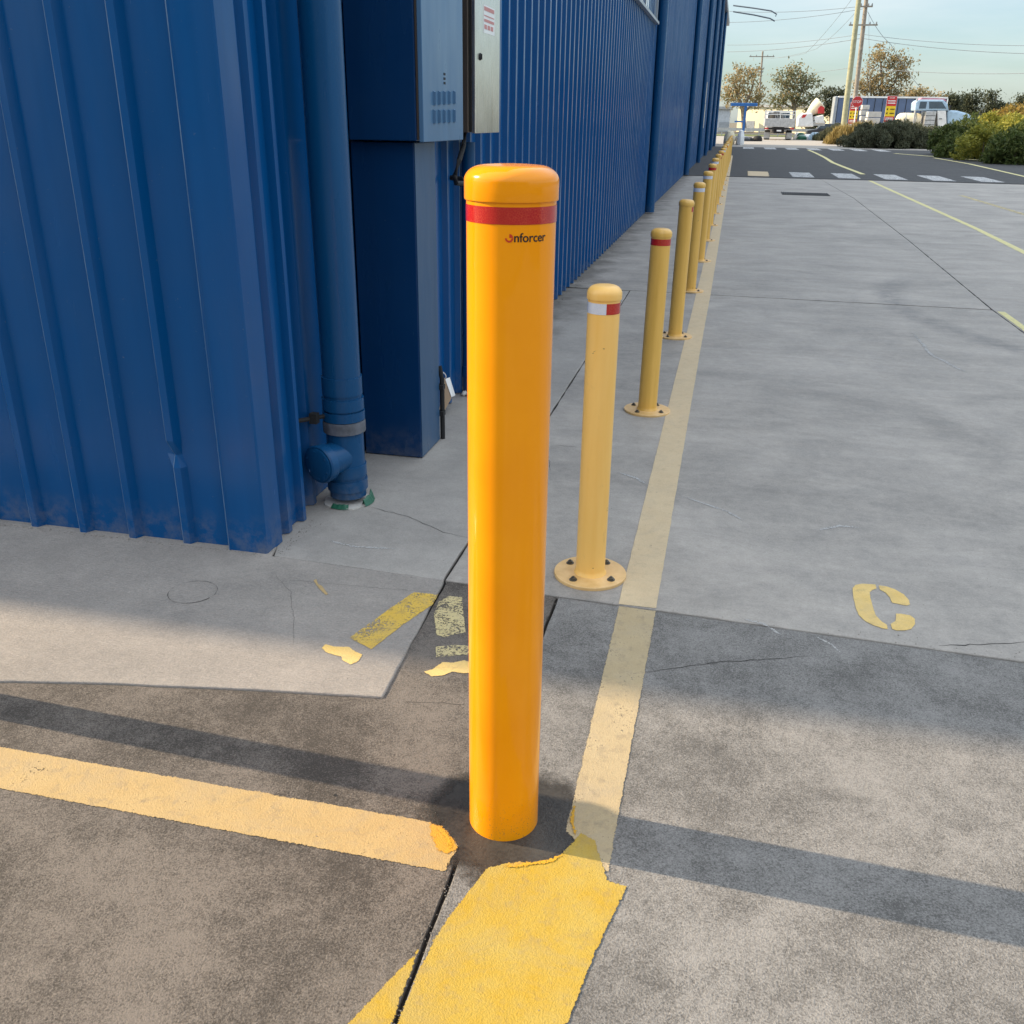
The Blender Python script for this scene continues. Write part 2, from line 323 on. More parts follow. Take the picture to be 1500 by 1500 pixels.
# ------------------------------------------------------------------ mesh helpers
class MB:
    def __init__(s): s.v = []; s.f = []; s.smooth = set()
    def add(s, vs, fs, smooth=False):
        o = len(s.v); s.v += [tuple(v) for v in vs]
        for f in fs:
            if smooth: s.smooth.add(len(s.f))
            s.f.append(tuple(i+o for i in f))
        return s
    def box(s, a, b):
        x0, y0, z0 = a; x1, y1, z1 = b
        return s.add([(x0,y0,z0),(x1,y0,z0),(x1,y1,z0),(x0,y1,z0),(x0,y0,z1),(x1,y0,z1),(x1,y1,z1),(x0,y1,z1)],
                     [(0,3,2,1),(4,5,6,7),(0,1,5,4),(1,2,6,5),(2,3,7,6),(3,0,4,7)])
    def lathe(s, prof, c=(0,0,0), n=48, axis=None, cap=True):
        """prof: list of (r, h) along axis"""
        ax = Vector(axis or (0,0,1)).normalized(); t = Vector((0,1,0)) if abs(ax.z) < .9 else Vector((1,0,0))
        a = ax.cross(t).normalized(); b = ax.cross(a); c = Vector(c); vs = []; fs = []
        for r, h in prof:
            for i in range(n):
                q = 2*math.pi*i/n; vs.append(c + ax*h + a*(r*math.cos(q)) + b*(r*math.sin(q)))
        for k in range(len(prof)-1):
            for i in range(n):
                j = (i+1) % n; fs.append((k*n+i, k*n+j, (k+1)*n+j, (k+1)*n+i))
        s.add(vs, fs, True)
        if cap:
            o = len(s.v)-len(vs)
            s.f.append(tuple(o+i for i in range(n))[::-1]); s.f.append(tuple(o+(len(prof)-1)*n+i for i in range(n)))
        return s
    def tube(s, pts, r, n=10):
        pts = [Vector(p) for p in pts]; rr = r if isinstance(r, (list, tuple)) else [r]*len(pts); vs = []; fs = []
        for k, p in enumerate(pts):
            d = (pts[min(k+1, len(pts)-1)] - pts[max(k-1, 0)]).normalized()
            t = Vector((0,0,1)) if abs(d.z) < .9 else Vector((1,0,0))
            a = d.cross(t).normalized(); b = d.cross(a)
            for i in range(n):
                q = 2*math.pi*i/n; vs.append(p + a*(rr[k]*math.cos(q)) + b*(rr[k]*math.sin(q)))
        for k in range(len(pts)-1):
            for i in range(n):
                j = (i+1) % n; fs.append((k*n+i, k*n+j, (k+1)*n+j, (k+1)*n+i))
        s.add(vs, fs, True); o = len(s.v)-len(vs)
        s.f.append(tuple(o+i for i in range(n))[::-1]); s.f.append(tuple(o+(len(pts)-1)*n+i for i in range(n)))
        return s
    def prism(s, poly, z0, z1):
        n = len(poly); vs = [(p[0], p[1], z0) for p in poly] + [(p[0], p[1], z1) for p in poly]
        return s.add(vs, [tuple(range(n))[::-1], tuple(range(n, 2*n))] + [(i, (i+1) % n, n+(i+1) % n, n+i) for i in range(n)])
    def extrude_dir(s, poly, d):
        n = len(poly); d = Vector(d); vs = [Vector(p) for p in poly]; vs += [v+d for v in vs]
        return s.add(vs, [tuple(range(n)), tuple(range(n, 2*n))[::-1]] + [(i, n+i, n+(i+1) % n, (i+1) % n) for i in range(n)])
    def build(s, name, mat, parent=None, bevel=0, seg=2, fix=True):
        me = bpy.data.meshes.new(name); me.from_pydata(s.v, [], s.f)
        for i in s.smooth:
            if i < len(me.polygons): me.polygons[i].use_smooth = True
        if fix:
            bm = bmesh.new(); bm.from_mesh(me); bmesh.ops.recalc_face_normals(bm, faces=bm.faces); bm.to_mesh(me); bm.free()
        if s.smooth: me.set_sharp_from_angle(angle=R(34))
        me.materials.append(M[mat] if isinstance(mat, str) else mat)
        o = bpy.data.objects.new(name, me); COL.objects.link(o)
        if parent: o.parent = parent
        if bevel:
            b = o.modifiers.new('bevel', 'BEVEL'); b.width = bevel; b.segments = seg; b.limit_method = 'ANGLE'; b.angle_limit = R(40)
        return o
def tag(o, label=None, cat=None, group=None, kind=None):
    if label: o['label'] = label
    if cat: o['category'] = cat
    if group: o['group'] = group
    if kind: o['kind'] = kind
    return o
def thing(name, loc, label, cat, group=None, rz=0):
    o = bpy.data.objects.new(name, None); COL.objects.link(o); o.location = loc; o.rotation_euler = (0, 0, rz); o.empty_display_size = .1
    return tag(o, label, cat, group)
def copy_part(ch, parent):
    c = ch.copy(); COL.objects.link(c); c.parent = parent
    for g in ch.children: copy_part(g, c)
    return c
def ragged(poly, step=.03, amp=.003, closed=True, freq=9):
    out = []; n = len(poly)
    for i in range(n if closed else n-1):
        a = Vector(poly[i][:2]); b = Vector(poly[(i+1) % n][:2]); L = (b-a).length; k = max(1, min(400, int(L/step)))
        t = (b-a).normalized(); nn = Vector((-t.y, t.x))
        for j in range(k):
            p = a.lerp(b, j/k); w = noise.noise(Vector((p.x*freq, p.y*freq, 3.1))) + .5*noise.noise(Vector((p.x*freq*4, p.y*freq*4, 7.7)))
            p = p + nn*(w*amp); out.append((p.x, p.y))
    return out
def text_mesh(body, size, bold=0.):
    cu = bpy.data.curves.new('txt', 'FONT'); cu.body = body; cu.size = size; cu.resolution_u = 8; cu.align_x = 'LEFT'
    o = bpy.data.objects.new('txt', cu); COL.objects.link(o); bpy.context.view_layer.update()
    me = bpy.data.meshes.new_from_object(o.evaluated_get(bpy.context.evaluated_depsgraph_get()))
    bpy.data.objects.remove(o); vs = [v.co.copy() for v in me.vertices]; fs = [tuple(p.vertices) for p in me.polygons]
    bpy.data.meshes.remove(me); return vs, fs

# ------------------------------------------------------------------ ground
def ground_sheet():
    mb = MB(); mb.add([(-400,-200,-.03),(600,-200,-.03),(600,1500,-.03),(-400,1500,-.03)], [(0,1,2,3)])
    return tag(mb.build('ground', 'earth', fix=False), kind='structure')
ground_sheet()
def jy(x): return 2.725 - .047*(x+1.468)         # long joint level with the building front
b_ = MB(); b_.add([(-30,-6,-.018),(40,-6,-.018),(40,29.2,-.018),(-30,29.2,-.018)], [(0,1,2,3)])
tag(b_.build('pavement_bed', 'underlay', fix=False), kind='structure')
def slab(name, poly, mat, z=0., amp=.003, bevel=.004):
    pts = ragged(poly, .035, amp)
    return tag(MB().prism(pts, z-.016, z).build(name, mat, bevel=bevel, seg=2), kind='structure')
g = .0045
JX = -.429
apron_edge = [(-30, .2), (-9, 1.20), (-3.0, 1.62), (-1.833, 1.807), (-1.556, 1.865), (-1.15, 1.935), (-.785, 1.985)]
slab('apron_slab', [(x, y+.001) for x, y in apron_edge] + [(-.822, jy(-.82)-.006), (-1.468, jy(-1.468)-.006), (-1.49, 2.80), (-30, 2.80)], 'apron', .006, .003, .005)
slab('forecourt_slab', [(x, y-.0015) for x, y in apron_edge] + [(-.790, 1.98), (-.812, jy(-.82)-.005), (JX-g, jy(JX)-g), (JX-g, -5), (-30, -5)], 'slab_rough_left')
slab('forecourt_slab', [(JX+g, -5), (8, -5), (8, jy(8)-g), (JX+g, jy(JX)-g)], 'slab_rough', amp=.003)
XL = -.825
slab('footpath_slab', [(-1.468, jy(-1.468)+g), (XL-g, jy(XL)+g), (XL-g, 8.70), (-2.2, 8.70), (-2.2, 2.80), (-1.49, 2.80)], 'slab_side')
slab('driveway_slab', [(XL+g, jy(XL)+g), (2.30-g, jy(2.30)+g), (2.28-g, 8.68-.022), (XL+g, 8.74-.022)], 'slab_smooth')
slab('driveway_slab', [(-2.2, 8.75+.014), (2.28-g, 8.68+.014), (2.42-g, 14.), (2.54-g, 21.7), (2.41-g, 28.85), (-2.2, 28.85)], 'slab_smooth', amp=.006)
slab('driveway_slab', [(2.30+g, jy(2.3)+g), (30, jy(30)), (30, 28.6), (2.41+g, 28.85), (2.54+g, 21.7), (2.42+g, 14.), (2.28+g, 8.68)], 'slab_smooth', amp=.006)
tag(MB().prism(ragged([(-2.2, 28.86), (2.41, 28.86), (40, 28.55), (40, 64), (-2.2, 64)], .3, .02), -.02, .012).build('asphalt_road', 'asphalt'), kind='structure')
tag(MB().prism([(-40, 64.01), (60, 64.01), (60, 112), (-40, 112)], -.025, .01).build('far_yard_concrete', 'far_conc'), kind='structure')
tag(MB().prism([(-80, 112.01), (120, 112.01), (120, 125), (-80, 125)], -.025, .06).build('grass_verge', 'verge'), kind='structure')
tag(MB().prism([(-120, 125.01), (160, 125.01), (160, 140), (-120, 140)], -.025, .02).build('far_road', 'asphalt'), kind='structure')

# dark grout patch round the tall bollard
BX, BY = -.362, 1.612
pp = []
for i in range(60):
    a = 2*math.pi*i/60; rr = .235 + .030*noise.noise(Vector((math.cos(a)*1.7, math.sin(a)*1.7, 2))) + .012*noise.noise(Vector((math.cos(a)*6, math.sin(a)*6, 9)))
    pp.append((BX + rr*math.cos(a)*1.0 + .02, BY + rr*math.sin(a)*.92 - .008))
tag(MB().prism(pp, -.01, .0009).build('grout_patch', 'wet_patch'), kind='structure')

# thin cracks in the concrete
def crack(pts, w=.0016, z=.0012, name='pavement_crack'):
    P = [Vector((p.x, p.y)) for p in pts]; fine = []
    for i in range(len(P)-1):
        k = max(2, int((P[i+1]-P[i]).length/.02))
        for j in range(k):
            q = P[i].lerp(P[i+1], j/k); fine.append(q + Vector((noise.noise(Vector((q.x*30, q.y*30, 1))), noise.noise(Vector((q.x*30, q.y*30, 5)))))*.007)
    fine.append(P[-1]); L = []; Rr = []
    for i, q in enumerate(fine):
        d = (fine[min(i+1, len(fine)-1)]-fine[max(0, i-1)]).normalized(); nn = Vector((-d.y, d.x))
        ww = w*(.45+.8*abs(noise.noise(Vector((q.x*25, q.y*25, 4)))))*min(1, .3+4*min(i, len(fine)-1-i)/len(fine))
        L.append((*(q+nn*ww), z)); Rr.append((*(q-nn*ww), z))
    n = len(L); o = MB().add(L+Rr, [(i, i+1, n+i+1, n+i) for i in range(n-1)]).build(name, 'underlay')
    return tag(o, kind='structure')
crack([G(540,742), G(600,758), G(650,780), G(686,788)])
crack([G(1500,941), G(1440,944), G(1375,946)], .0022)
crack([G(805,600), G(800,640), G(806,690)], .002)
crack([G(808,652), G(846,655)], .0015)
crack([G(400,838,.006), G(425,868,.006), G(430,905,.006), G(428,950,.006)], .0006, .0072)
crack([G(405,848,.006), G(560,862,.006), G(640,868,.006)], .0006, .0072)
crack([G(945,985), G(1050,970), G(1190,962)], .0016)
crack([G(590,1028), G(640,1030), G(684,1032)], .0012)

# ------------------------------------------------------------------ painted markings
def mark(name, polys, mat, z, label, cat='road marking', amp=.0025, step=.007, group=None, freq=48, inset=.005):
    mb = MB(); edge = []
    for i, poly in enumerate(polys):
        if not inset:
            pts = ragged(poly, step, amp, True, freq)
            mb.add([(p[0], p[1], z) for p in pts], [tuple(range(len(pts)))]); edge += [1.]*len(pts); continue
        # fine sheet of small cells; each corner knows how far inside the painted outline it lies
        Pv = [Vector(q[:2]) for q in poly]; k = len(Pv); c = max(inset*.9, .0022)
        xa, xb = min(q.x for q in Pv)-inset*1.5, max(q.x for q in Pv)+inset*1.5
        ya, yb = min(q.y for q in Pv)-inset*1.5, max(q.y for q in Pv)+inset*1.5
        cx_ = max(c, (xb-xa)/420); cy_ = max(c, (yb-ya)/420); nx, ny = int((xb-xa)/cx_)+2, int((yb-ya)/cy_)+2
        D = {}; idx = {}
        def dist(ix, iy):
            if (ix, iy) in D: return D[ix, iy]
            q = Vector((xa+ix*cx_, ya+iy*cy_)); best = 9.; ins = False
            for a_i in range(k):
                A, B_ = Pv[a_i], Pv[(a_i+1) % k]; ab = B_-A; t = max(0, min(1, (q-A).dot(ab)/max(1e-12, ab.length_squared)))
                best = min(best, (q-(A+ab*t)).length)
                if (A.y > q.y) != (B_.y > q.y) and q.x < (B_.x-A.x)*(q.y-A.y)/(B_.y-A.y)+A.x: ins = not ins
            D[ix, iy] = best if ins else -best; return D[ix, iy]
        vs = []; fs = []
        def vid(ix, iy):
            if (ix, iy) not in idx:
                idx[ix, iy] = len(vs); vs.append((xa+ix*cx_, ya+iy*cy_, z)); edge.append(max(0., min(1., .5+dist(ix, iy)/(2*inset))))
            return idx[ix, iy]
        for iy in range(ny):
            for ix in range(nx):
                cs = ((ix, iy), (ix+1, iy), (ix+1, iy+1), (ix, iy+1))
                if max(dist(*q) for q in cs) > -inset: fs.append(tuple(vid(*q) for q in cs))
        mb.add(vs, fs)
    o = mb.build(name, mat)
    at_ = o.data.attributes.new('edge', 'FLOAT', 'POINT'); at_.data.foreach_set('value', edge)
    return tag(o, label, cat, group)
Z1 = .0016
mark('painted_line', [[(-3, 1.443), (-1.523, 1.431), (-.445, 1.423), (-.437, 1.50), (-.470, 1.535), (-.518, 1.557), (-1.63, 1.562), (-3, 1.574)]], 'mark_warm', Z1, 'wide warm yellow line running left from the foot of the tall bollard', inset=.004)
mark('painted_line', [[(-.112, 1.50), (-.218, 1.60), (-.222, jy(-.2)-.008), (-.104, jy(-.1)-.008)]], 'mark_faded', Z1, 'short faded cream stretch of line beside the tall orange bollard', inset=.004)
seg = [(-.226, -.104, jy(-.16)+.008), (-.224, -.102, 4.45), (-.219, -.098, 7.0), (-.219, -.090, 8.70), (-.219, -.088, 12.), (-.215, -.088, 28.84)]
mark('painted_line', [[(a, y) for a, b, y in seg] + [(b, y) for a, b, y in seg[::-1]]], 'mark_dull', Z1, 'long dull beige line along the foot of the small bollards', amp=.002, step=.05, inset=0)
mark('painted_line', [[(-.21, 28.9), (-.21, 47), (-.085, 47), (-.085, 28.9)]], 'mark_dull', .016, 'thin beige line carried on over the dark asphalt', amp=.004, step=.1, inset=0)
yp = [(-.359,1.452),(-.325,1.474),(-.29,1.478),(-.255,1.490),(-.23,1.505),(-.201,1.557),(-.185,1.60),(-.151,1.585),(-.11,1.478),(-.069,1.469),(-.100,1.34),(-.111,1.286),(-.137,1.133),(-.17,.9),(-.424,.9),(-.424,1.065),(-.419,1.20),(-.405,1.30)]
mark('painted_patch', [yp, [(-.4345, 1.225), (-.4345, .9), (-.60, .9), (-.535,.98), (-.505, 1.045)]], 'mark_bright', .0024, 'bright yellow freshly painted block in front of the tall bollard', inset=.0045)
mark('painted_patch', [[(-.520,1.556),(-.500,1.512),(-.478,1.478),(-.452,1.470),(-.438,1.492),(-.455,1.518),(-.485,1.545)]], 'mark_gold', .0032, 'small golden daub at the right end of the warm yellow line', inset=.008)
def Z8(l, ox=1200, oy=830, s=7.5, z=0): return [(lambda v: (v.x, v.y))(G(ox+a/s, oy+b/s, z)) for a, b in l]
C1 = [(365,240),(400,205),(470,190),(615,200),(630,245),(580,262),(555,285),(560,340),(590,450),(620,540),(680,600),(740,640),(755,690),(700,685),(600,650),(500,600),(430,530),(400,450),(375,340)]
C2 = [(655,210),(740,222),(830,252),(930,310),(985,370),(995,420),(960,432),(800,400),(775,340),(730,290),(665,255)]
C3 = [(845,520),(900,522),(1000,540),(1050,580),(1050,640),(1010,690),(940,705),(850,705),(800,690),(785,635),(840,600)]
mark('painted_letter', [Z8(C1), Z8(C2), Z8(C3)], 'mark_stencil', Z1, 'yellow stencilled letter C on the smooth grey concrete', 'painted letter', amp=.0008, inset=.0015)
sc = 1500/260
Lg1 = [(960,218),(1165,240),(1115,325),(860,500),(600,700),(415,605),(560,500),(760,355)]
Ft1 = [(180,690),(215,660),(290,680),(410,680),(460,720),(525,745),(490,800),(425,830),(350,790),(355,765),(270,745),(215,725)]
Lg2a = [(1170,300),(1260,250),(1365,262),(1395,560),(1300,575),(1225,600),(1150,580),(1130,400)]
Lg2b = [(1145,680),(1300,665),(1420,672),(1425,745),(1150,770)]
Ft2 = [(1045,890),(1120,870),(1200,810),(1290,815),(1380,795),(1440,810),(1440,900),(1380,905),(1280,890),(1220,920),(1110,930)]
z_ = lambda l, z=0: Z8(l, 440, 830, sc, z)
mark('painted_pictogram', [z_(Lg1, .006)], 'mark_worn', .0075, 'chipped yellow slanting leg bar on the pale raised apron', 'painted marking', amp=.001, inset=.0025)
mark('painted_pictogram', [z_(Ft1, .006)], 'mark_stencil', .0075, 'small yellow shoe shape at the lower end of the slanting bar', 'painted marking', amp=.001, inset=.0025)
mark('painted_pictogram', [z_(Lg2a), z_(Lg2b)], 'mark_ghost', Z1, 'half erased upright yellow bar just left of the tall bollard', 'painted marking', amp=.001, inset=.0025)
mark('painted_pictogram', [z_(Ft2)], 'mark_stencil', Z1, 'pale yellow shoe shape on dark concrete beside the tall bollard', 'painted marking', amp=.001, inset=.0025)
mark('painted_pictogram', [z_([(110,120),(135,110),(150,150),(180,165),(235,235),(215,242),(160,185)], .006)], 'mark_warm', .0075, 'tiny yellow dash on the apron near the building corner', 'painted marking', amp=.001, inset=.0025)
mark('painted_line', [[(3.58, 12.5), (3.66, 16), (3.66, 22.2), (3.67, 28.7), (3.77, 28.7), (3.76, 22.2), (3.75, 16), (3.68, 12.5), (3.64, 9), (3.54, 9)]], 'mark_lemon', Z1, 'pale lemon line running down the driveway to the asphalt', amp=.006, step=.1, inset=0)
mark('painted_line', [[(2.30, 8.6), (2.36, 8.6), (2.36, 4), (2.31, 4)]], 'mark_lemon', Z1, 'short yellow line along the driveway joint at the right edge', amp=.004, step=.1, inset=0)
a_, b2_ = G(1403,286), G(1505,317)
mark('painted_line', [[(a_.x, a_.y), (b2_.x, b2_.y), (b2_.x+.12, b2_.y), (a_.x+.12, a_.y)]], 'mark_ghost', Z1, 'faint worn yellow line far right on the grey driveway', amp=.006, step=.1, inset=0)
wv = [(4.12, 60), (4.10, 54), (4.0, 47), (3.82, 41), (3.86, 36.5), (3.92, 32.0)]
mark('painted_line', [[(x-.08, y) for x, y in wv] + [(x+.08, y) for x, y in wv[::-1]]], 'mark_lemon', .017, 'wavy lemon centre line across the dark asphalt', amp=.006, step=.2, inset=0)
mark('painted_line', [[(9.1, 50), (9.2, 43), (8.72, 32.8), (8.86, 32.8), (9.36, 43), (9.26, 50)]], 'mark_lemon', .017, 'yellow edge line on the asphalt below the green bushes', amp=.006, step=.2, inset=0)
mark('painted_line', [[(8.2, 56), (10.9, 47), (11.1, 47.3), (8.4, 56.3)]], 'mark_lemon', .017, 'slanting pale line on the asphalt by the grey shrub', amp=.006, step=.2, inset=0)
ordn = ['first', 'second', 'third', 'fourth', 'fifth', 'sixth', 'seventh', 'eighth', 'ninth', 'tenth', 'eleventh', 'twelfth', 'thirteenth', 'fourteenth', 'fifteenth', 'sixteenth', 'seventeenth', 'eighteenth', 'nineteenth', 'twentieth']
for k in range(7):
    x = .43 + 1.262*k
    if k < 6:
        mark('crossing_block', [[(x, 29.35), (x+.60, 29.3), (x+.64, 32.1), (x+.02, 32.2)]], 'mark_white' if k else 'mark_dull', .017, 'white hump block on the near asphalt edge, %s from the bollards' % ordn[k], 'road marking', amp=.03, step=.12, inset=.03, group='white blocks on the near edge of the asphalt', freq=5)
    mark('crossing_block', [[(x, 59.6), (x+.66, 59.6), (x+.66, 63.6), (x, 63.6)]], 'mark_white', .017, 'small white hump block on the far asphalt edge, %s from the bollards' % ordn[k], 'road marking', amp=.03, step=.2, inset=.03, group='white blocks on the far edge of the asphalt', freq=5)

M['scuff'] = marking('pale_scuff', (.40, .39, .37), (.46, .45, .43), .9, .53)
def scuff(pts, w, lab_='pavement_scuff', z=.0011, mt='scuff'):
    P = [Vector((q.x, q.y)) for q in pts]; L = []; C_ = []; Q = []; m = 24
    for i in range(m+1):
        t = i/m*(len(P)-1); a = min(int(t), len(P)-2); q = P[a].lerp(P[a+1], t-a); d = (P[a+1]-P[a]).normalized(); nn = Vector((-d.y, d.x))
        q += nn*.012*noise.noise(Vector((q.x*6, q.y*6, 2))); L.append((*(q+nn*w), .0011 if z is None else z)); C_.append((*q, z)); Q.append((*(q-nn*w), z))
    k = m+1; o = MB().add(L+C_+Q, [(j, j+1, k+j+1, k+j) for j in range(m)]+[(k+j, k+j+1, 2*k+j+1, 2*k+j) for j in range(m)]).build(lab_, mt)
    o.data.attributes.new('edge', 'FLOAT', 'POINT').data.foreach_set('value', [0.]*k+[.85*min(1, 4*min(j, m-j)/m) for j in range(k)]+[0.]*k); tag(o, kind='structure')
scuff([G(985,722), G(1030,737), G(1068,750), G(1102,772)], .012)
scuff([G(1330,480), G(1365,520), G(1435,556)], .03)
scuff([G(900,690), G(930,700), G(950,712)], .02)
scuff([G(1190,780), G(1230,770), G(1270,775)], .02)
scuff([G(1080,905), G(1120,915), G(1150,935)], .012)
scuff([G(1185,930), G(1215,945), G(1235,962)], .008)
M['overspray'] = marking('golden_overspray', (.52, .27, .006), (.55, .31, .01), .8, .60)
for ps, w_ in (([G(722,1272), G(760,1268), G(805,1262), G(838,1246)], .012), ([G(842,1168), G(838,1205), G(846,1238)], .008), ([G(640,1207), G(657,1226), G(666,1250)], .012)): scuff(ps, w_, 'paint_overspray', .0041, 'overspray')
scuff([G(470,790), G(520,800), G(600,805)], .015)
# loose grit: thick along the foot of the walls, thin over the slabs
gv, gf = [], []; gr_ = random.Random(5)
def stone(x, y, r, z=0.):
    o = len(gv); q = [gr_.uniform(.6, 1.2)*r for _ in range(6)]
    for v in ((q[0],0,r*.3),(-q[1],0,r*.3),(0,q[2],r*.3),(0,-q[3],r*.3),(0,0,r*.9),(0,0,-r*.2)): gv.append((x+v[0], y+v[1], z+v[2]))
    for f in ((0,2,4),(2,1,4),(1,3,4),(3,0,4),(2,0,5),(1,2,5),(3,1,5),(0,3,5)): gf.append(tuple(i+o for i in f))
for _ in range(420): stone(gr_.uniform(-3.2, -1.5), 2.722-abs(gr_.gauss(0, .011)), gr_.uniform(.0010, .0034), .006)
for _ in range(420): stone(-1.385+abs(gr_.gauss(0, .03)), 5.2+gr_.random()**1.6*20, gr_.uniform(.002, .007))
for _ in range(160): stone(gr_.uniform(-.83, 1.2), 2.69-.047*(gr_.uniform(-.8, 1.2)+1.4)*.9+gr_.gauss(0, .02), gr_.uniform(.001, .003))
for _ in range(260): stone(gr_.uniform(-2, 1.2), gr_.uniform(1., 4.2), gr_.uniform(.0008, .0024), .002)
for _ in range(60): stone(-1.47+abs(gr_.gauss(0, .02)), gr_.uniform(2.75, 3.06), gr_.uniform(.001, .003))
for _ in range(60): stone(-.43+gr_.gauss(0, .01), gr_.uniform(1., 1.45), gr_.uniform(.001, .0026))
gm_ = MB(); gm_.add(gv, gf); tag(gm_.build('loose_grit', simple('grit', (.20, .18, .155), .9, 0, .5, 400)), 'loose grit scattered along the foot of the walls and over the slabs', 'grit', kind='stuff')
hq = G(491, 1165); tag(MB().lathe([(.0042, .0005), (.0042, .0012)], (hq.x, hq.y, 0), 14).build('drill_hole', 'dark'), kind='structure')
# round cover line and drain grate
cc = Vector((-1.595, 2.402, .006)); mb = MB()
vs = []
for i in range(64):
    a = 2*math.pi*i/64
    for r_ in (.0770+.0008*math.sin(3*a), .0782+.0011*noise.noise(Vector((math.cos(a)*3, math.sin(a)*3, 1)))+.0007*math.sin(a+2)): vs.append((cc.x+r_*math.cos(a), cc.y+r_*math.sin(a), .0074))
mb.add(vs, [(2*i, 2*i+1, (2*i+3) % 128, (2*i+2) % 128) for i in range(61)])
tag(mb.build('cover_ring', 'underlay'), 'thin dark ring cut in the pale apron before the wall', 'ground cover')
gr = thing('drain_grate', (1.6, 22.5, 0), 'long narrow black drain grate set across the driveway', 'drain grate')
MB().box((-.50, -.42, -.004), (.50, .42, .0025)).build('pit', 'dark', gr)
mb = MB()
for i in range(21): mb.box((-.49+i*.049-.008, -.41, .0026), (-.49+i*.049+.008, .41, .012))
mb.build('bar_grid', 'black', gr)

# ------------------------------------------------------------------ warehouse
HB, XR, XS, YE = 7.6, -1.39, -1.42, 72.
wh = thing('warehouse', (-1.49, 2.728, 0), 'long dark blue warehouse clad in ribbed sheet metal', 'building')
ox, oy = wh.location.x, wh.location.y
def part(mb, name, mat, par=wh, **k):
    mb.v = [(x-ox, y-oy, z) for x, y, z in mb.v]; return mb.build(name, mat, par, **k)
def ribbed(us, span, zrows, dent=None):
    pass
# front wall: ribs 0.207 apart, tops flush with y=2.728, pans 27 mm behind
prof = [(-1.630, 2.757)]
x = -1.822
while x > -32:
    prof += [(x+.029, 2.757), (x+.014, 2.729), (x-.0115, 2.729), (x-.0155, 2.7315), (x-.029, 2.757)]
    x -= .207
rows = [0.004, .30, .345, .40, HB]; vs = []; n = len(prof)
for zi, z in enumerate(rows):
    for i, (px_, py_) in enumerate(prof):
        dx = dy = 0
        if 1 <= i <= 5:
            if zi <= 1: dx, dy = .010, (.006 if i in (2, 3, 4) else 0)
            if zi == 2: dx, dy = (.016 if i in (3, 4) else -.004), (.017 if i in (2, 3, 4) else 0)
        vs.append((px_+dx, py_+dy, z))
fs = [(k*n+i, k*n+i+1, (k+1)*n+i+1, (k+1)*n+i) for k in range(len(rows)-1) for i in range(n-1)]
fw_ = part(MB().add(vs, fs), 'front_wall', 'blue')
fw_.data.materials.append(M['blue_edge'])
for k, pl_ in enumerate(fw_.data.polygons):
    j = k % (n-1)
    if j >= 3 and (j-3) % 5 == 0: pl_.material_index = 1  # left rib shoulders take the painted highlight
for a, b in ((183, 266), (178, 712), (15, 487), (95, 300), (290, 612), (252, 720), (330, 560)):
    q = at(a, b, 2.757 if b not in (560, 612) else 2.727)
    part(MB().lathe([(.0075, 0), (.0075, .002), (.0045, .0025), (.0045, .007), (.002, .008)], (q.x, q.y, q.z), 12, (0, -1, 0)), 'screw', 'bolt')
# corner flashing: front leaf with a lip, side leaf, stepped ribs on the return
fl = [(-1.640, 2.752), (-1.640, 2.727), (-1.634, 2.7225), (-1.628, 2.7265), (-1.560, 2.7265), (-1.4965, 2.7255), (-1.490, 2.731), (-1.4885, 2.845), (-1.492, 2.852), (-1.516, 2.862)]
def strip(pr, z0, z1, rows=1):
    n = len(pr); vs = []; fs = []
    for k in range(rows+1):
        for a, b in pr: vs.append((a, b, z0+(z1-z0)*k/rows))
    for k in range(rows):
        for i in range(n-1): fs.append((k*n+i, k*n+i+1, (k+1)*n+i+1, (k+1)*n+i))
    return MB().add(vs, fs)
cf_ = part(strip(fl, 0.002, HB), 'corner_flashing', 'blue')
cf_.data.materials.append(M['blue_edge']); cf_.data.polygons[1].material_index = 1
part(strip([(-1.516, 2.858), (-1.517, 2.905), (-1.495, 2.918), (-1.495, 2.945), (-1.517, 2.958), (-1.517, 3.030), (-1.490, 3.036), (-1.488, 3.056), (-1.545, 3.060), (-1.547, 3.185), (-1.52, 3.195), (-1.52, 3.225), (-1.547, 3.235), (-1.547, 3.43), (-1.52, 3.44), (-1.52, 3.47), (-1.547, 3.48), (-1.547, 3.615), (-1.503, 3.62), (-1.500, 3.668), (-1.56, 3.675), (-1.56, 4.18), (-1.43, 4.185), (-1.428, 4.20)], .003, HB), 'return_wall', 'blue')
prof = [(XS, 4.195)]
y = 4.30; edges_ = []
while y < YE-.2:
    prof += [(XS, y-.028), (XR-.003, y-.0145), (XR, y-.010), (XR, y+.013), (XS, y+.028)]; edges_.append(len(prof)-5+1)
    if y < 30: prof += [(XS, y+.075), (XS+.003, y+.080), (XS+.003, y+.094), (XS, y+.099)]
    y += .222
prof += [(XS, YE)]
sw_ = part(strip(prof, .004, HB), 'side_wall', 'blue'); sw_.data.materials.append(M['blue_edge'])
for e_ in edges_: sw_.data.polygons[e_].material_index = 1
part(MB().box((-34, YE, 0), (XS, YE+.1, HB)), 'rear_wall', 'blue')
part(MB().box((-34.2, 2.8, 0), (-34, YE, HB)), 'far_wall', 'blue')
part(MB().box((-34.2, 2.74, HB), (XS-.005, YE+.12, HB+.06)), 'roof', 'roof')
gm = MB().box((XS+.005, 2.72, HB-.16), (XS+.20, YE+.25, HB-.01)).box((XS+.19, 2.70, HB-.012), (XS+.215, YE+.25, HB+.02))
part(gm, 'gutter', 'frame')
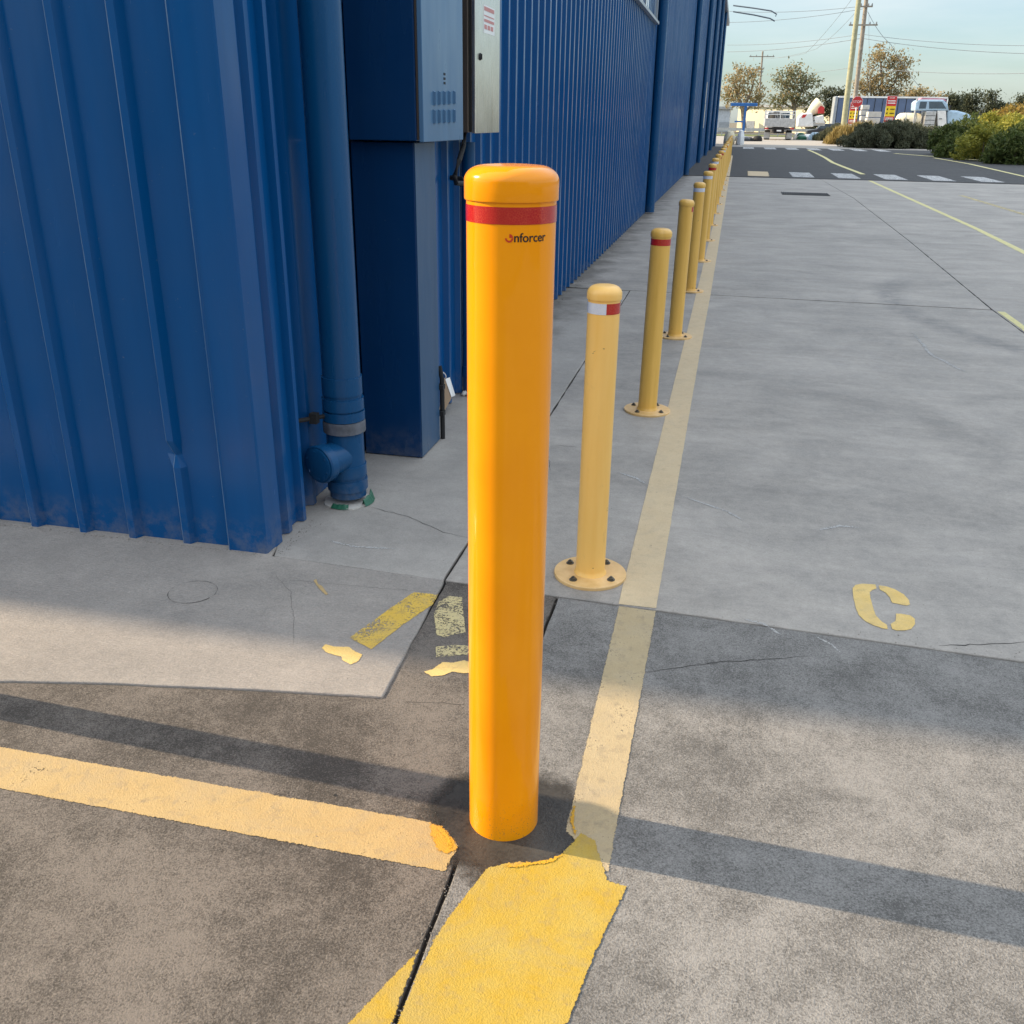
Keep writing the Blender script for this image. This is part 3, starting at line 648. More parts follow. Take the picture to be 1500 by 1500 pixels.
# big downpipes along the side wall
for yy in (16.6, 28.9, 37.8, 46.0, 54.5, 63.5):
    d = part(MB().lathe([(.080, 0.02), (.080, HB-.17)], (XS+.10, yy, 0), 20), 'downpipe', 'blue_pipe')
    for zz in (.95, 2.05, 3.6, 5.2): part(MB().lathe([(.087, zz-.02), (.087, zz+.02)], (XS+.10, yy, 0), 20), 'collar', 'blue_pipe', d)
# the near downpipe with couplings and inspection elbow
PX, PY, PR = -1.405, 3.285, .0735
d = part(MB().lathe([(PR, .03), (PR, HB-.17)], (PX, PY, 0), 40), 'downpipe', 'blue_pipe')
m2 = MB()
for z0, z1, rr in ((.455, .525, .0785), (.395, .440, .0815), (.352, .388, .083), (.060, .102, .081), (.118, .165, .079)):
    part(MB().lathe([(PR, z0-.0005), (rr, z0), (rr, z1), (PR, z1+.0005)], (PX, PY, 0), 48, cap=False), 'coupling', 'blue_pipe', d)
part(MB().lathe([(PR, .299), (.0835, .303), (.0842, .335), (.083, .349), (PR, .350)], (PX, PY, 0), 40, cap=False), 'tape_wrap', 'sealant', d)
ax = Vector((-.36, -.92, -.03)).normalized(); cpos = Vector((PX, PY, .205))
part(MB().lathe([(.066, 0), (.066, .115), (.076, .116), (.0775, .150), (.073, .156)], cpos, 36, ax), 'inspection_branch', 'blue_pipe', d)
m2 = MB(); cface = cpos + ax*.157; t1 = ax.cross(Vector((0,0,1))).normalized(); t2 = ax.cross(t1)
m2.lathe([(.066, -.004), (.066, .003), (.060, .006)], cface, 36, ax)
for i in range(6):
    a = i*math.pi/3+.3; q = cface + t1*(.052*math.cos(a)) + t2*(.052*math.sin(a))
    m2.tube([q, q + (t1*math.cos(a+1.57)+t2*math.sin(a+1.57))*.022 + ax*.005], .0045, 6)
part(m2, 'inspection_cap', 'blue_pipe', d)
rag = []
for i in range(30):
    a = 2*math.pi*i/30; rr = .098+.022*noise.noise(Vector((math.cos(a)*2, math.sin(a)*2, 3)))
    rag.append((PX+rr*math.cos(a), PY+rr*math.sin(a)))
part(MB().prism(rag, 0, .006), 'mortar_collar', 'block', d)
m2 = MB()
for a0, a1, h in ((-1.95, -1.2, .020), (-.5, .55, .045)):
    k = 9; vs = []
    for i in range(k+1):
        a = a0+(a1-a0)*i/k; hh = h*(.5+.7*abs(noise.noise(Vector((a*4, 1, h*50)))))
        for rr, zz in ((.083, .003), (.088+.012*noise.noise(Vector((a*3, 2, 2))), hh+.006), (.095, hh), (.106, .003)): vs.append((PX+rr*math.cos(a), PY+rr*math.sin(a), zz))
    m2.add(vs, [(4*i+j, 4*i+4+j, 4*i+5+j, 4*i+1+j) for i in range(k) for j in range(3)])
part(m2, 'membrane', 'green_pvc', d)
m2 = MB().tube([(-1.56, 3.10, .375), (PX-.05, 3.235, .372)], .009, 8).box((-1.50, 3.17, .355), (-1.47, 3.20, .395))
part(m2, 'bracket', 'dark', d)
# second, thin downpipe
d = part(MB().lathe([(.036, .0), (.036, 1.335)], (-1.352, 4.98, 0), 24), 'downpipe', 'blue_pipe')
part(MB().lathe([(.041, .10), (.041, .16)], (-1.352, 4.98, 0), 24), 'coupling', 'blue_pipe', d)
m2 = MB()
for k in range(7):
    q = Vector((-1.33+random.uniform(-.04, .05), 4.93+random.uniform(-.03, .03), .012)); m2.lathe([(.008, -.012), (.016, 0), (.007, .011)], q, 8)
part(m2, 'mortar_lump', 'block', d)
# window high on the side wall
w = part(MB().box((XR-.01, 12.0, 2.86), (XR+.022, 12.06, 4.3)).box((XR-.01, 16.14, 2.86), (XR+.022, 16.20, 4.3)).box((XR-.01, 12.06, 4.24), (XR+.022, 16.14, 4.3)).box((XR-.01, 14.3, 2.90), (XR+.015, 14.36, 4.24)), 'window', 'frame')
part(MB().box((XR-.012, 12.06, 2.90), (XR-.004, 16.14, 4.24)), 'pane', 'glass', w)
part(MB().box((XR-.02, 11.95, 2.82), (XR+.05, 16.25, 2.858)), 'sill', 'frame', w)
# pale panels far along the wall
for (ya, yb, z0, z1) in ((40.6, 41.9, 1.2, 2.9), (47.8, 48.8, .9, 2.4)):
    part(MB().box((XR-.01, ya, z0), (XR+.03, yb, z1)), 'wall_panel', 'cream')

# blue meter box, its cable duct, steel cabinet
mbx = thing('meter_box', (-1.37, 4.1, 1.36), 'blue painted meter box with louvred side hanging on the wall', 'meter box')
def lp(root, mb, name, mat, par=None, **k):
    l = root.location; mb.v = [(x-l.x, y-l.y, z-l.z) for x, y, z in mb.v]; return mb.build(name, mat, par or root, **k)
X1, Y0, Y1, ZB = -1.213, 3.80, 4.385, 1.362
lp(mbx, MB().box((-1.53, Y0, ZB), (-1.245, Y1-.01, 2.35)), 'body', 'blue_box', bevel=.004)
lp(mbx, MB().box((-1.2445, Y0+.012, ZB+.006), (-1.233, Y1-.02, 2.34)), 'door_gasket', 'brown_steel')
dr = lp(mbx, MB().box((-1.2325, Y0-.002, ZB-.004), (X1, Y1, 2.36)), 'door', 'blue_chalk_sheen', bevel=.003)
m2 = MB()
def pface(px, py):       # surveyed on the door face
    d = ray(px, py); t = X1/d.x; return d.y*t, CH+d.z*t
lou = []
for (pyc) in (144, 171):
    for i in range(5):
        yy, zz = pface(636+i*7.3, pyc-.3*i); lou.append((yy, zz))
for yy, zz in lou:
    a = [(X1, yy-.016, zz-.027), (X1, yy+.016, zz-.027), (X1, yy+.016, zz+.027), (X1, yy-.016, zz+.027)]
    b = [(X1+.011, yy-.014, zz-.022), (X1+.011, yy-.014, zz+.022)]
    lp(mbx, MB().add(a+b, [(4, 5, 2, 1), (0, 4, 1), (3, 2, 5), (0, 3, 5, 4)]), 'louvre', 'blue_chalk_sheen', dr)
m2 = MB(); yy, zz = pface(651, 115)
for i in range(3):
    for j in range(2): m2.box((X1+.0003, yy-.014+j*.016, zz-.022+i*.017), (X1+.0012, yy-.003+j*.016, zz-.013+i*.017))
lp(mbx, m2, 'stamped_mark', 'dark', dr)
dct = thing('cable_duct', (-1.41, 4.0, 0), 'square blue steel duct rising from the ground under the meter box', 'cable duct')
lp(dct, MB().box((-1.545, 3.845, .003), (-1.272, 4.125, ZB-.006)), 'duct_body', 'blue_box', bevel=.004)
lp(dct, MB().box((-1.2715, 3.848, .006), (-1.2685, 4.122, ZB-.01)), 'added_sky_side_plate', 'blue_sky_side')  # thin plate added so the sky-facing side is painted lighter
m2 = MB().tube([(-1.262, 4.150, .0), (-1.262, 4.150, .30), (-1.275, 4.155, .36)], .012, 8)
for zz in (.12, .25): m2.box((-1.285, 4.127, zz), (-1.25, 4.163, zz+.022))
lp(dct, m2, 'earth_rod', 'dark')
cab = thing('steel_cabinet', (-1.33, 4.87, 1.386), 'brushed stainless steel cabinet with a warning sticker on its door', 'cabinet')
lp(cab, MB().box((-1.40, 4.615, 1.386), (-1.252, 5.10, 2.4)), 'body', 'brown_steel', bevel=.003)
lp(cab, MB().box((-1.2515, 4.63, 1.392), (-1.239, 5.09, 2.39)), 'gasket', 'dark')
cd = lp(cab, MB().box((-1.2385, 4.628, 1.382), (-1.22, 5.118, 2.41)), 'door', 'steel', bevel=.003)
def cface_(px, py):
    d = ray(px, py); t = -1.22/d.x; return d.y*t, CH+d.z*t
y_, z_k = cface_(703, 83)
lp(cab, MB().lathe([(.016, 0), (.016, .004), (.011, .006)], (-1.22, y_, z_k), 20, (1, 0, 0)).box((-1.2145, y_-.004, z_k-.012), (-1.209, y_+.004, z_k+.012)), 'lock', 'dark', cd)
ya, zt = cface_(708, 6); yb, zb2 = cface_(724, 53)
st = lp(cab, MB().box((-1.2199, ya, zb2), (-1.2187, yb, zt)), 'warning_sticker', 'sign_white', cd)
zz0 = zt-(zt-zb2)*.52; 
Hs = zt-zb2; st2 = MB()
for f0, f1 in ((.40, .50), (.60, .64), (.80, .94)): st2.box((-1.2186, ya+.012, zb2+Hs*f0), (-1.2176, yb-.012, zb2+Hs*f1))
for i in range(3):
    w_ = (yb-ya-.03)/3; st2.box((-1.2186, ya+.015+i*w_, zb2+Hs*.14), (-1.2176, ya+.015+i*w_+w_*.75, zb2+Hs*.30))
red_s = lp(cab, st2, 'sticker_print', simple('pale_red_print', (.55, .22, .2), .5), cd)
cbl = MB().tube([(-1.30, 4.72, 1.385), (-1.298, 4.70, 1.33), (-1.31, 4.66, 1.26), (-1.325, 4.63, 1.19), (-1.322, 4.64, 1.155), (-1.30, 4.72, 1.148), (-1.33, 4.78, 1.165), (-1.395, 4.80, 1.17)], .0125, 10)
tag(cbl.build('cable', 'black'), 'thick black cable looping down under the steel cabinet', 'cable')

# litter by the wall: a bent piece of cardboard with a paper edge and a wire loop
ca = thing('cardboard_scrap', (-1.39, 4.56, 0), 'crumpled cardboard and white paper leaning behind the blue duct', 'litter')
q = [at(643,548,4.56), at(655,556,4.54), at(660,580,4.50), at(652,604,4.47), at(643,604,4.47)]
l = ca.location
m2 = MB().extrude_dir([p-l for p in [at(630,558,4.60), at(652,556,4.60), at(661,584,4.55), at(651,602,4.52), at(630,606,4.50)]], (-.004, .02, .004))
m2.build('cardboard', 'card', ca)
MB().extrude_dir([p-l for p in [at(652.5,556,4.60), at(658,554,4.66), at(666,580,4.66), at(661.5,582,4.55)]], (0, .012, .002)).build('paper', 'paper', ca)
ring = []
for i in range(21):
    a = 2*math.pi*i/20; p0 = at(644, 552, 4.60); ring.append(p0-l+Vector((.032*math.cos(a), .01, .026*math.sin(a))))
MB().tube(ring, .003, 6).build('wire_loop', 'paper', ca)

# ------------------------------------------------------------------ tall bollard
bb = thing('tall_bollard', (BX, BY, 0), 'tall glossy orange yellow bollard with a red band, nearest the camera', 'bollard')
BR = .0768
MB().lathe([(BR, 0), (BR, 1.340)], n=96).build('post', 'yellow_new', bb)
cp = [(BR+.0006, 1.3245), (.0798, 1.3245), (.0803, 1.327), (.0803, 1.3545)]
for i in range(1, 13):
    a = i/12*math.pi/2; cp.append((.0803-.034+.034*math.cos(a), 1.3545+.0245*math.sin(a)))
cp += [(.030, 1.3802), (.012, 1.3806)]
MB().lathe(cp, n=96).build('cap', 'yellow_new', bb)
def vz(px, py): return at(px, py, BY-BR*.98).z
zr0, zr1 = vz(750, 329.5), vz(750, 304)
MB().lathe([(BR+.0007, zr0), (BR+.0008, zr1)], n=96, cap=False).build('reflective_band', 'tape_red', bb)
vs, fs = text_mesh('nforcer', .0162, .00045)
x0, x1 = min(v.x for v in vs), max(v.x for v in vs)
wid = .0585; k = wid/(x1-x0); th0 = math.atan2(-BY, -BX)     # towards the camera
zt0 = vz(770, 355.5)
def wrap(vs, xoff): 
    out = []
    for v in vs:
        th = th0 + (v.x+xoff)/BR; out.append(((BR+.0006)*math.cos(th), (BR+.0006)*math.sin(th), zt0+v.y))
    return out
xs = .0055
tx = MB()
for i_, (ddx, ddy) in enumerate(((-.00035, 0), (0, .0002), (.00035, 0), (0, -.0002))):      # heavy letters: four passes of print
    w_ = [Vector(((v.x-x0)*k+ddx, v.y*k*1.04+ddy, 0)) for v in vs]
    tx.add([(x*(1+.0004*i_), y*(1+.0004*i_), z) for x, y, z in wrap(w_, xs)], fs)
tx.build('lettering', 'ink', bb, fix=False)
arc = []
ro, ri = .0068, .0040
nA = 16
for i in range(nA+1):
    a = math.pi + (math.pi)*i/nA
    arc += [Vector((ro*math.cos(a), .0060+ro*math.sin(a), 0)), Vector((ri*math.cos(a), .0060+ri*math.sin(a), 0))]
m2 = MB().add(wrap(arc, xs-.0085), [(2*i, 2*i+2, 2*i+3, 2*i+1) for i in range(nA)])
wd = [Vector((0, .0066, 0))] + [Vector((.0062*math.cos(a*math.pi/16), .0066+.0062*math.sin(a*math.pi/16), 0)) for a in range(9)]
m2.add(wrap(wd, xs-.0082), [(0, i, i+1) for i in range(1, 9)])
m2.build('emblem', 'ink_red', bb, fix=False)

# ------------------------------------------------------------------ small bollards
def band(root, a0, a1, mat, r=.0508, z0=.905, z1=.938):
    n = max(4, int(abs(a1-a0)/R(6))); vs = []
    for i in range(n+1):
        a = a0+(a1-a0)*i/n
        vs += [(r*math.cos(a), r*math.sin(a), z0), (r*math.cos(a), r*math.sin(a), z1)]
    return MB().add(vs, [(2*i, 2*i+2, 2*i+3, 2*i+1) for i in range(n)]).build('reflective_band', mat, root, fix=False)
def small_proto():
    t = thing('bollard', (0, 0, 0), '', 'bollard')
    MB().lathe([(.056, .012), (.0535, .018), (.0505, .024), (.050, .030), (.050, .962)], n=48).build('post', 'yellow_old', t)
    c = [(.0502, .946), (.0535, .9465), (.054, .949), (.054, .962)]
    for i in range(1, 11):
        a = i/10*math.pi/2; c.append((.054-.030+.030*math.cos(a), .962+.026*math.sin(a)))
    c += [(.008, .9895)]
    MB().lathe(c, n=48).build('cap', 'yellow_old', t)
    MB().lathe([(.124, 0), (.1245, .002), (.1245, .010), (.123, .012)], n=64).build('base_plate', 'plate', t)
    for i in range(4):
        a = R(45+90*i+14)
        p = (.091*math.cos(a), .091*math.sin(a), .012)
        MB().lathe([(.0135, 0), (.0135, .0025)], p, 20).lathe([(.0095, .0025), (.0095, .0085), (.008, .0092)], p, 6).lathe([(.0045, .0092), (.0045, .013)], p, 10).build('bolt', 'bolt', t)
    return t
proto = small_proto()
spots = [(-.347, 2.862), (-.329, 4.89), (-.298, 6.83), (-.282, 8.86), (-.268, 10.93), (-.266, 12.95)] + [(-.266+.006*k, 14.95+2.0*k) for k in range(14)]
desc = ['pale yellow bollard with a half white half red band, right behind the tall one', 'faded yellow bollard with an unbroken red band under its cap', 'plain yellow bollard with only a red tab on its right side', 'yellow bollard with an all white band, just beyond the red tabbed one', 'yellow bollard with a white band, right before the first fully red one further off']
ALL = 2*math.pi
bands = [[(R(-260), R(-74), 'tape_white'), (R(-73.5), R(99), 'tape_red')], [(0, ALL, 'tape_red')], [(R(-38), R(60), 'tape_red')], [(0, ALL, 'tape_white')], [(0, ALL, 'tape_white')], [(0, ALL, 'tape_red')], [(0, ALL, 'tape_white')], [(R(-38), R(60), 'tape_red')]]
tilt = [(0,0), (.4,1.0), (0,.8), (-.2,.5), (.2,.9), (0,.4)]
for i, (x, y) in enumerate(spots):
    if i == 0: o = proto
    else:
        o = proto.copy(); COL.objects.link(o)
        for ch in proto.children:
            if ch.name.split('.')[0] != 'reflective_band': copy_part(ch, o)
    o.location = (x, y, 0.0)
    o.rotation_euler = (R(tilt[i][0]), R(tilt[i][1]*.5), 0) if i < len(tilt) else (0, R(random.uniform(-.3, .4)), 0)
    o['category'] = 'bollard'; o['group'] = 'small yellow bollards in the row along the wall'
    o['label'] = desc[i] if i < len(desc) else 'small far yellow bollard, %s of the row counted from the tall one' % ordn[i]
    if i: o.scale = (1, 1, .965)
for i, (x, y) in enumerate(spots):
    pass
roots = sorted([o for o in COL.objects if o.type == 'EMPTY' and o.name.split('.')[0] == 'bollard'], key=lambda o: o.location.y)
for i, o in enumerate(roots):
    for a0, a1, m_ in bands[i] if i < len(bands) else bands[3+(i % 3)]: band(o, a0, a1, m_)
for ch in roots[0].children:
    if ch.name.split('.')[0] in ('post', 'cap'):
        ch.data = ch.data.copy(); ch.data.materials[0] = M['yellow_pale']
# one more of the kind stands just outside the frame on the left; its shadow crosses the forecourt
o = proto.copy(); COL.objects.link(o); o.location = (-2.06, 1.722, .0); o['label'] = 'yellow bollard left of the picture whose shadow crosses the forecourt'
for ch in proto.children: copy_part(ch, o)

# ------------------------------------------------------------------ vegetation
rng = random.Random(11)
def rand_dir():
    while True:
        v = Vector((rng.uniform(-1, 1), rng.uniform(-1, 1), rng.uniform(-1, 1)))
        if .05 < v.length < 1: return v.normalized()
def leaves(mb, c, sig, n, size, asp=.45, up=0., flat=None):
    for _ in range(n):
        p = c + Vector((rng.gauss(0, sig.x), rng.gauss(0, sig.y), rng.gauss(0, sig.z)))
        d = (rand_dir() + Vector((0, 0, up))).normalized(); e = d.cross(rand_dir()).normalized()
        L = size*rng.uniform(.6, 1.3); w = L*asp
        mb.add([p-d*L*.5, p+e*w*.5, p+d*L*.5, p-e*w*.5], [(0, 1, 2, 3)])
def tree(label, Y, clumps, trunks, mat='gum', leaf=.34, dens=1., name='gum_tree', group='trees along the far side of the yard'):
    base = at(*trunks[0][0][:2], Y); root = thing(name, (base.x, Y, 0), label, 'tree', group)
    mb = MB(); s = Y/1356.
    for (px, py, rx, ry, dn) in clumps:
        c0 = at(px, py, Y)-root.location; rx_, rz_ = rx*s, ry*s; ry_ = (rx_+rz_)*.5
        k = max(8, int(rx_*rz_*10.5*dn*dens))
        for _ in range(k):
            d = rand_dir()*(rng.random()**.45); c = c0+Vector((d.x*rx_, d.y*ry_, d.z*rz_))
            sg = rng.uniform(.20, .40)*leaf/.34*1.1
            leaves(mb, c, Vector((sg*1.35, sg*1.35, sg*.8)), rng.randint(22, 36), leaf, .5)
    mb.build('crown', mat, root, fix=False)
    tb = MB()
    for t in trunks:
        pts = [at(a, b, Y)-root.location for a, b, r_ in t]; tb.tube(pts, [r_*.8 for *_, r_ in t], 8)
    tb.build('trunk', 'bark', root)
    return root
tree('brownish gum tree close to the end of the blue warehouse', 118,
     [(1080,112,14,14,1.1),(1100,112,11,12,.9),(1070,128,9,14,.9),(1108,140,8,14,.7),(1088,135,10,14,.45),(1068,148,8,10,.7),(1110,150,8,9,.7)],
     [[(1090,190,.35),(1088,160,.3),(1080,138,.2),(1074,120,.12)],[(1088,160,.25),(1100,135,.16),(1104,118,.09)],[(1089,165,.2),(1108,148,.1)]], 'gum_brown')
tree('wide spreading gum tree above the white flatbed truck', 122,
     [(1160,108,16,11,1.1),(1178,112,12,10,1.),(1146,122,13,9,1.),(1188,122,9,8,.7),(1165,128,20,7,.8),(1150,142,18,10,1.),(1175,142,18,10,.9),(1135,150,14,9,.9),(1185,152,14,9,.8)],
     [[(1162,190,.3),(1164,160,.26),(1160,140,.18),(1150,122,.1)],[(1164,155,.2),(1176,130,.14),(1180,115,.08)],[(1163,160,.18),(1140,146,.08)],[(1163,158,.18),(1188,146,.08)]], 'gum')
tree('tallest gum tree, rising behind the two timber power poles', 135,
     [(1290,80,14,12,1.1),(1318,90,15,12,.9),(1278,98,12,10,.7),(1300,100,18,9,.45),(1322,112,14,13,1.),(1296,118,18,11,.9),(1270,120,14,12,.9),(1262,136,13,12,1.),(1288,140,20,11,1.),(1312,136,12,12,.8)],
     [[(1288,185,.4),(1289,150,.35),(1292,120,.22),(1290,90,.12)],[(1289,148,.26),(1310,122,.16),(1320,98,.08)],[(1289,150,.24),(1272,126,.14),(1270,110,.08)]], 'gum_brown')
tree('low round crown, browned, just right of the tallest gum tree', 140, [(1345,140,22,9,1.2),(1368,145,14,9,1.1),(1328,146,12,9,1.)], [[(1350,185,.3),(1348,150,.2)]], 'gum_brown')
for lab, x0, x1, y0, sp in (('dark tree between the wide gum and the power poles', 1196, 1236, 130, .8), ('small dark tree behind the cement mixer truck', 1180, 1200, 150, 1.), ('dark ragged tree above the silver truck cab', 1380, 1402, 133, .8), ('dark bushy tree right of the silver truck cab', 1400, 1438, 132, .8), ('thin sparse tree with see-through crown above the hedge', 1440, 1474, 130, .45), ('dark tree at the right edge of the photo', 1486, 1512, 138, .7)):
    xm = (x0+x1)/2; cl = [(rng.uniform(x0+4, x1-4), rng.uniform(y0+5, y0+38), (x1-x0)*.2, 6, sp) for _ in range(9)] + [(xm, y0+34, (x1-x0)*.5, 10, sp)]
    tree(lab, 145+rng.uniform(-4, 4), cl, [[(xm, 188, .25), (xm+1, y0+25, .16), (xm+3, y0+8, .06)], [(xm, y0+30, .14), (xm-8, y0+14, .06)]], 'dark_leaf', .36, .9, 'tree')

def bush(label, lumps, mat, leaf, name='bush', cat='bush', group='bushes beside the asphalt', up=.5, asp=.3, dens=1.):
    base = lumps[0]; root = thing(name, (base[0], base[1], 0), label, cat, group); mb = MB()
    for (x, y, rx, ry, h) in lumps:
        for _ in range(int(rx*ry*9*dens)+9):
            d = rand_dir(); d.z = abs(d.z)*1.1-.1; q = d*rng.uniform(.72, 1.0); rl = rng.uniform(.22, .48)*min(1.3, .5+h*.4)
            c = Vector((x-base[0]+q.x*rx, y-base[1]+q.y*ry, max(.15, q.z*h)))
            for _ in range(int(170*rl)):
                e = rand_dir(); e.z = e.z*.8+.15
                leaves(mb, c+e*rl*rng.uniform(.75, 1.05), Vector((.05, .05, .04)), 3, leaf, asp, up)
    mb.build('foliage', mat, root, fix=False); 
    for (x, y, rx, ry, h) in lumps:
        a = rng.uniform(0, 6.28); MB().tube([(x-base[0], y-base[1], 0), (x-base[0]+rx*.3*math.cos(a), y-base[1]+ry*.3*math.sin(a), h*.6)], [.04, .012], 5).build('stem', 'bark', root)
    return root
def gx(px, Y): return at(px, 185, Y).x
bush('long low grey green shrub below the red and yellow signs', [(gx(1262,70),70,1.3,1.6,1.25),(gx(1290,68),68,1.8,2.,1.45),(gx(1322,69),69,2.,2.,1.5),(gx(1352,70),70,1.8,2.,1.3),(gx(1375,72),72,1.4,1.8,1.0)], 'greygrass', .34, up=.8, asp=.16)
bush('dark green drooping bush at the left end of the hedge', [(gx(1400,56),56,1.3,2.,1.3),(gx(1424,55),55,1.4,2.,1.85),(gx(1412,52),51,1.1,1.6,1.1)], 'hedge', .22)
bush('sunlit yellow green bush in the middle of the hedge', [(gx(1462,50),50,1.3,1.9,1.95),(gx(1448,47),47,1.0,1.4,1.3),(gx(1488,50),50.5,1.3,2,2.1)], 'hedge_lit', .20)
bush('dark green bush at the right edge below the sunlit one', [(gx(1492,44),44,1.0,1.3,1.15),(gx(1515,44),44.5,1.4,1.6,1.5),(gx(1535,47),47,1.5,1.6,2.)], 'hedge', .20)
bush('orange tinged bush topping the hedge at the right edge', [(gx(1470,58),58,1.5,2.,2.0),(gx(1498,58),58,1.7,2.,2.35),(gx(1530,58),58,2.0,2.,2.5)], 'hedge_orange', .22)
bush('clump of golden dry grass under the stop sign', [(gx(1240,77),77,1.0,1.,1.3),(gx(1254,76),76,1.0,1.,1.35),(gx(1268,76),76,1.0,1.,1.45),(gx(1230,79),79,.8,1.,.8)], 'drygrass', .5, 'dry_grass', 'grass', None, 1.6, .1)
bush('grey green grass tuft behind the golden grass', [(gx(1222,92),92,1.2,1.2,1.1),(gx(1212,94),94,1.0,1.,.8)], 'greygrass', .45, 'grass_tuft', 'grass', None, 1.4, .1)

# ------------------------------------------------------------------ poles and wires
def sag(a, b, s, n=14): return [a.lerp(b, i/n)-Vector((0, 0, s*4*(i/n)*(1-i/n))) for i in range(n+1)]
def pole(label, base_px, top_px, Y, r, mat, arms=(), H=13.5):
    b = at(*base_px, Y); t = at(*top_px, Y); root = thing('power_pole', (b.x, Y, 0), label, 'power pole', 'timber power poles')
    d = (t-b); tz = d.normalized(); b0 = b - tz*(b.z/tz.z)
    MB().tube([b0-root.location, b0-root.location+tz*(H/tz.z)], [r, r*.72], 12).build('post', mat, root)
    for (px, py, hw) in arms:
        c = at(px, py, Y)-root.location
        a = MB().box((c.x-hw, -.10-r, c.z-.06), (c.x+hw, .02-r, c.z+.06)).build('crossarm', 'pole_old', root)
        ins = MB()
        for q in (-.9, -.45, .45, .9): ins.lathe([(.05, 0), (.07, .08), (.04, .2)], (c.x+q*hw, -.04-r, c.z+.06), 8)
        ins.build('insulator', 'wire', a)
    return root
pole('thick pale timber power pole nearest the stop sign', (1236,182), (1258,0), 88, .24, 'pole_new', (), 17)
pole('darker weathered power pole with a crossarm, behind the pale one', (1252,150), (1269,0), 100, .22, 'pole_old', ((1264,37,1.25),(1266,10,.7)), 18)
pole('distant power pole with crossarms above the far trees', (1110,165), (1117,80), 165, .18, 'pole_old', ((1116,83,1.9),(1113.5,101,.6),(1113,106,.5)), 11.6)
def wire(label, pts, r=.035):
    r *= .65
    P = []
    for i in range(len(pts)-1):
        (a, b, Ya), (c, d, Yb) = pts[i], pts[i+1]; P += sag(at(a, b, Ya), at(c, d, Yb), .25)[(1 if i else 0):]
    tag(MB().tube(P, r, 6).build('power_line', 'wire'), label, 'power line', 'overhead power lines')
wire('topmost cable left of the poles, meeting them at the top of the photo', [(1060,16,105),(1255,10,100)], .03)
wire('second cable left of the poles, just under the topmost', [(1060,33,105),(1264,13,100)], .03)
wire('long thin cable crossing low left of the poles and on to the right edge', [(1065,66,110),(1262,50,101),(1520,67,95)], .03)
wire('heavier cable right under the long thin one', [(1065,76,110),(1262,56,101),(1520,79,95)], .035)
wire('lowest long cable, from the far pole over the tallest gum tree to the right edge', [(1112,110,165),(1255,98,101),(1520,107,90)], .035)
wire('cable slanting from the poles down left to the distant pole, upper one', [(1117,84,164),(1180,78,130),(1247,0,98)], .025)
wire('cable slanting from the poles down left to the distant pole, lower one', [(1116,86,164),(1195,72,125),(1256,15,98)], .025)
wire('stay cable slanting down right from the crossarm past the tallest gum', [(1271,17,100),(1305,65,100),(1352,132,105)], .03)
wire('thin cable hanging straight down beside the darker pole', [(1273,20,99),(1274,85,99),(1275,140,99)], .02)
for lab, pts in (('upper thin bent rod reaching out from the warehouse gutter', [(1074,8,66),(1105,12,66),(1130,16,66),(1138,21,66),(1136,24,66)]), ('lower thin bent rod reaching out from the warehouse gutter', [(1074,17,66),(1105,22,66),(1128,27,66),(1135,31,66)])):
    tag(MB().tube([at(*p) for p in pts], .04, 8).build('service_rod', 'wire'), lab, 'rod', 'bent rods at the warehouse gutter')

# ------------------------------------------------------------------ far vehicles, signs and stock
def bp(mb, root, x0, y0, x1, y1, Y, dep, base=None):      # a block by its surveyed outline at distance Y
    a = at(x0, y1, Y); b = at(x1, y0, Y); l = root.location
    z0 = base if base is not None else a.z
    return mb.box((a.x-l.x, Y-l.y, z0-l.z), (b.x-l.x, Y+dep-l.y, b.z-l.z))
def wheel(root, x, y, r, w=.24, axis=(1, 0, 0)):
    t = MB().lathe([(r*.8, -w/2), (r, -w/2+.04), (r, w/2-.04), (r*.8, w/2)], (x, y, r), 24, axis).build('wheel', 'black', root)
    MB().lathe([(r*.55, -w/2-.01), (r*.5, w/2+.01)], (x, y, r), 16, axis).build('rim', 'galv', t)
# flatbed seen from behind
Yt = 92; c = at(1140, 200, Yt); tk = thing('flatbed_truck', (c.x, Yt, 0), 'white flatbed truck parked with its tailgate towards us', 'truck')
hw = 1.30; zt = at(1140, 186, Yt).z; zg = at(1140, 173.5, Yt).z; zr = at(1140, 161.5, Yt).z
MB().box((-hw, 0, zt), (hw, .06, zg)).build('tailgate', 'silver', tk, bevel=.02)
MB().box((-hw, .07, zt+.05), (hw, 4.2, zt+.16)).box((-hw, .07, zt+.16), (-hw+.05, 4.2, zg)).box((hw-.05, .07, zt+.16), (hw, 4.2, zg)).build('tray', 'silver', tk)
for yy in (.12, 4.1):
    m2 = MB()
    for i in range(3):
        xx = -hw+.05+i*(hw-.05); m2.box((xx-.04, yy-.04, zg), (xx+.04, yy+.04, zr))
    for zz in (zr-.06, (zr+zg)/2): m2.box((-hw, yy-.03, zz-.03), (hw, yy+.03, zz+.03))
    if yy < 1:
        for i in range(7): m2.box((-.42+i*.14, .10, zg), (-.40+i*.14, .13, zr-.06))
    m2.build('rack', 'white_paint', tk)
cabo = MB().box((-1.05, 4.4, .6), (1.05, 6.1, zr-.05)).build('cab', 'white_paint', tk, bevel=.15)
MB().box((-.95, 4.38, zg+.05), (.95, 4.41, zr-.15)).build('rear_window', 'windscreen', cabo)
MB().box((-.45, .1, .55), (.45, 6.2, zt)).build('chassis', 'dark', tk)
MB().box((-hw+.02, .02, zt-.20), (hw-.02, .16, zt-.06)).build('bumper', 'dark', tk)
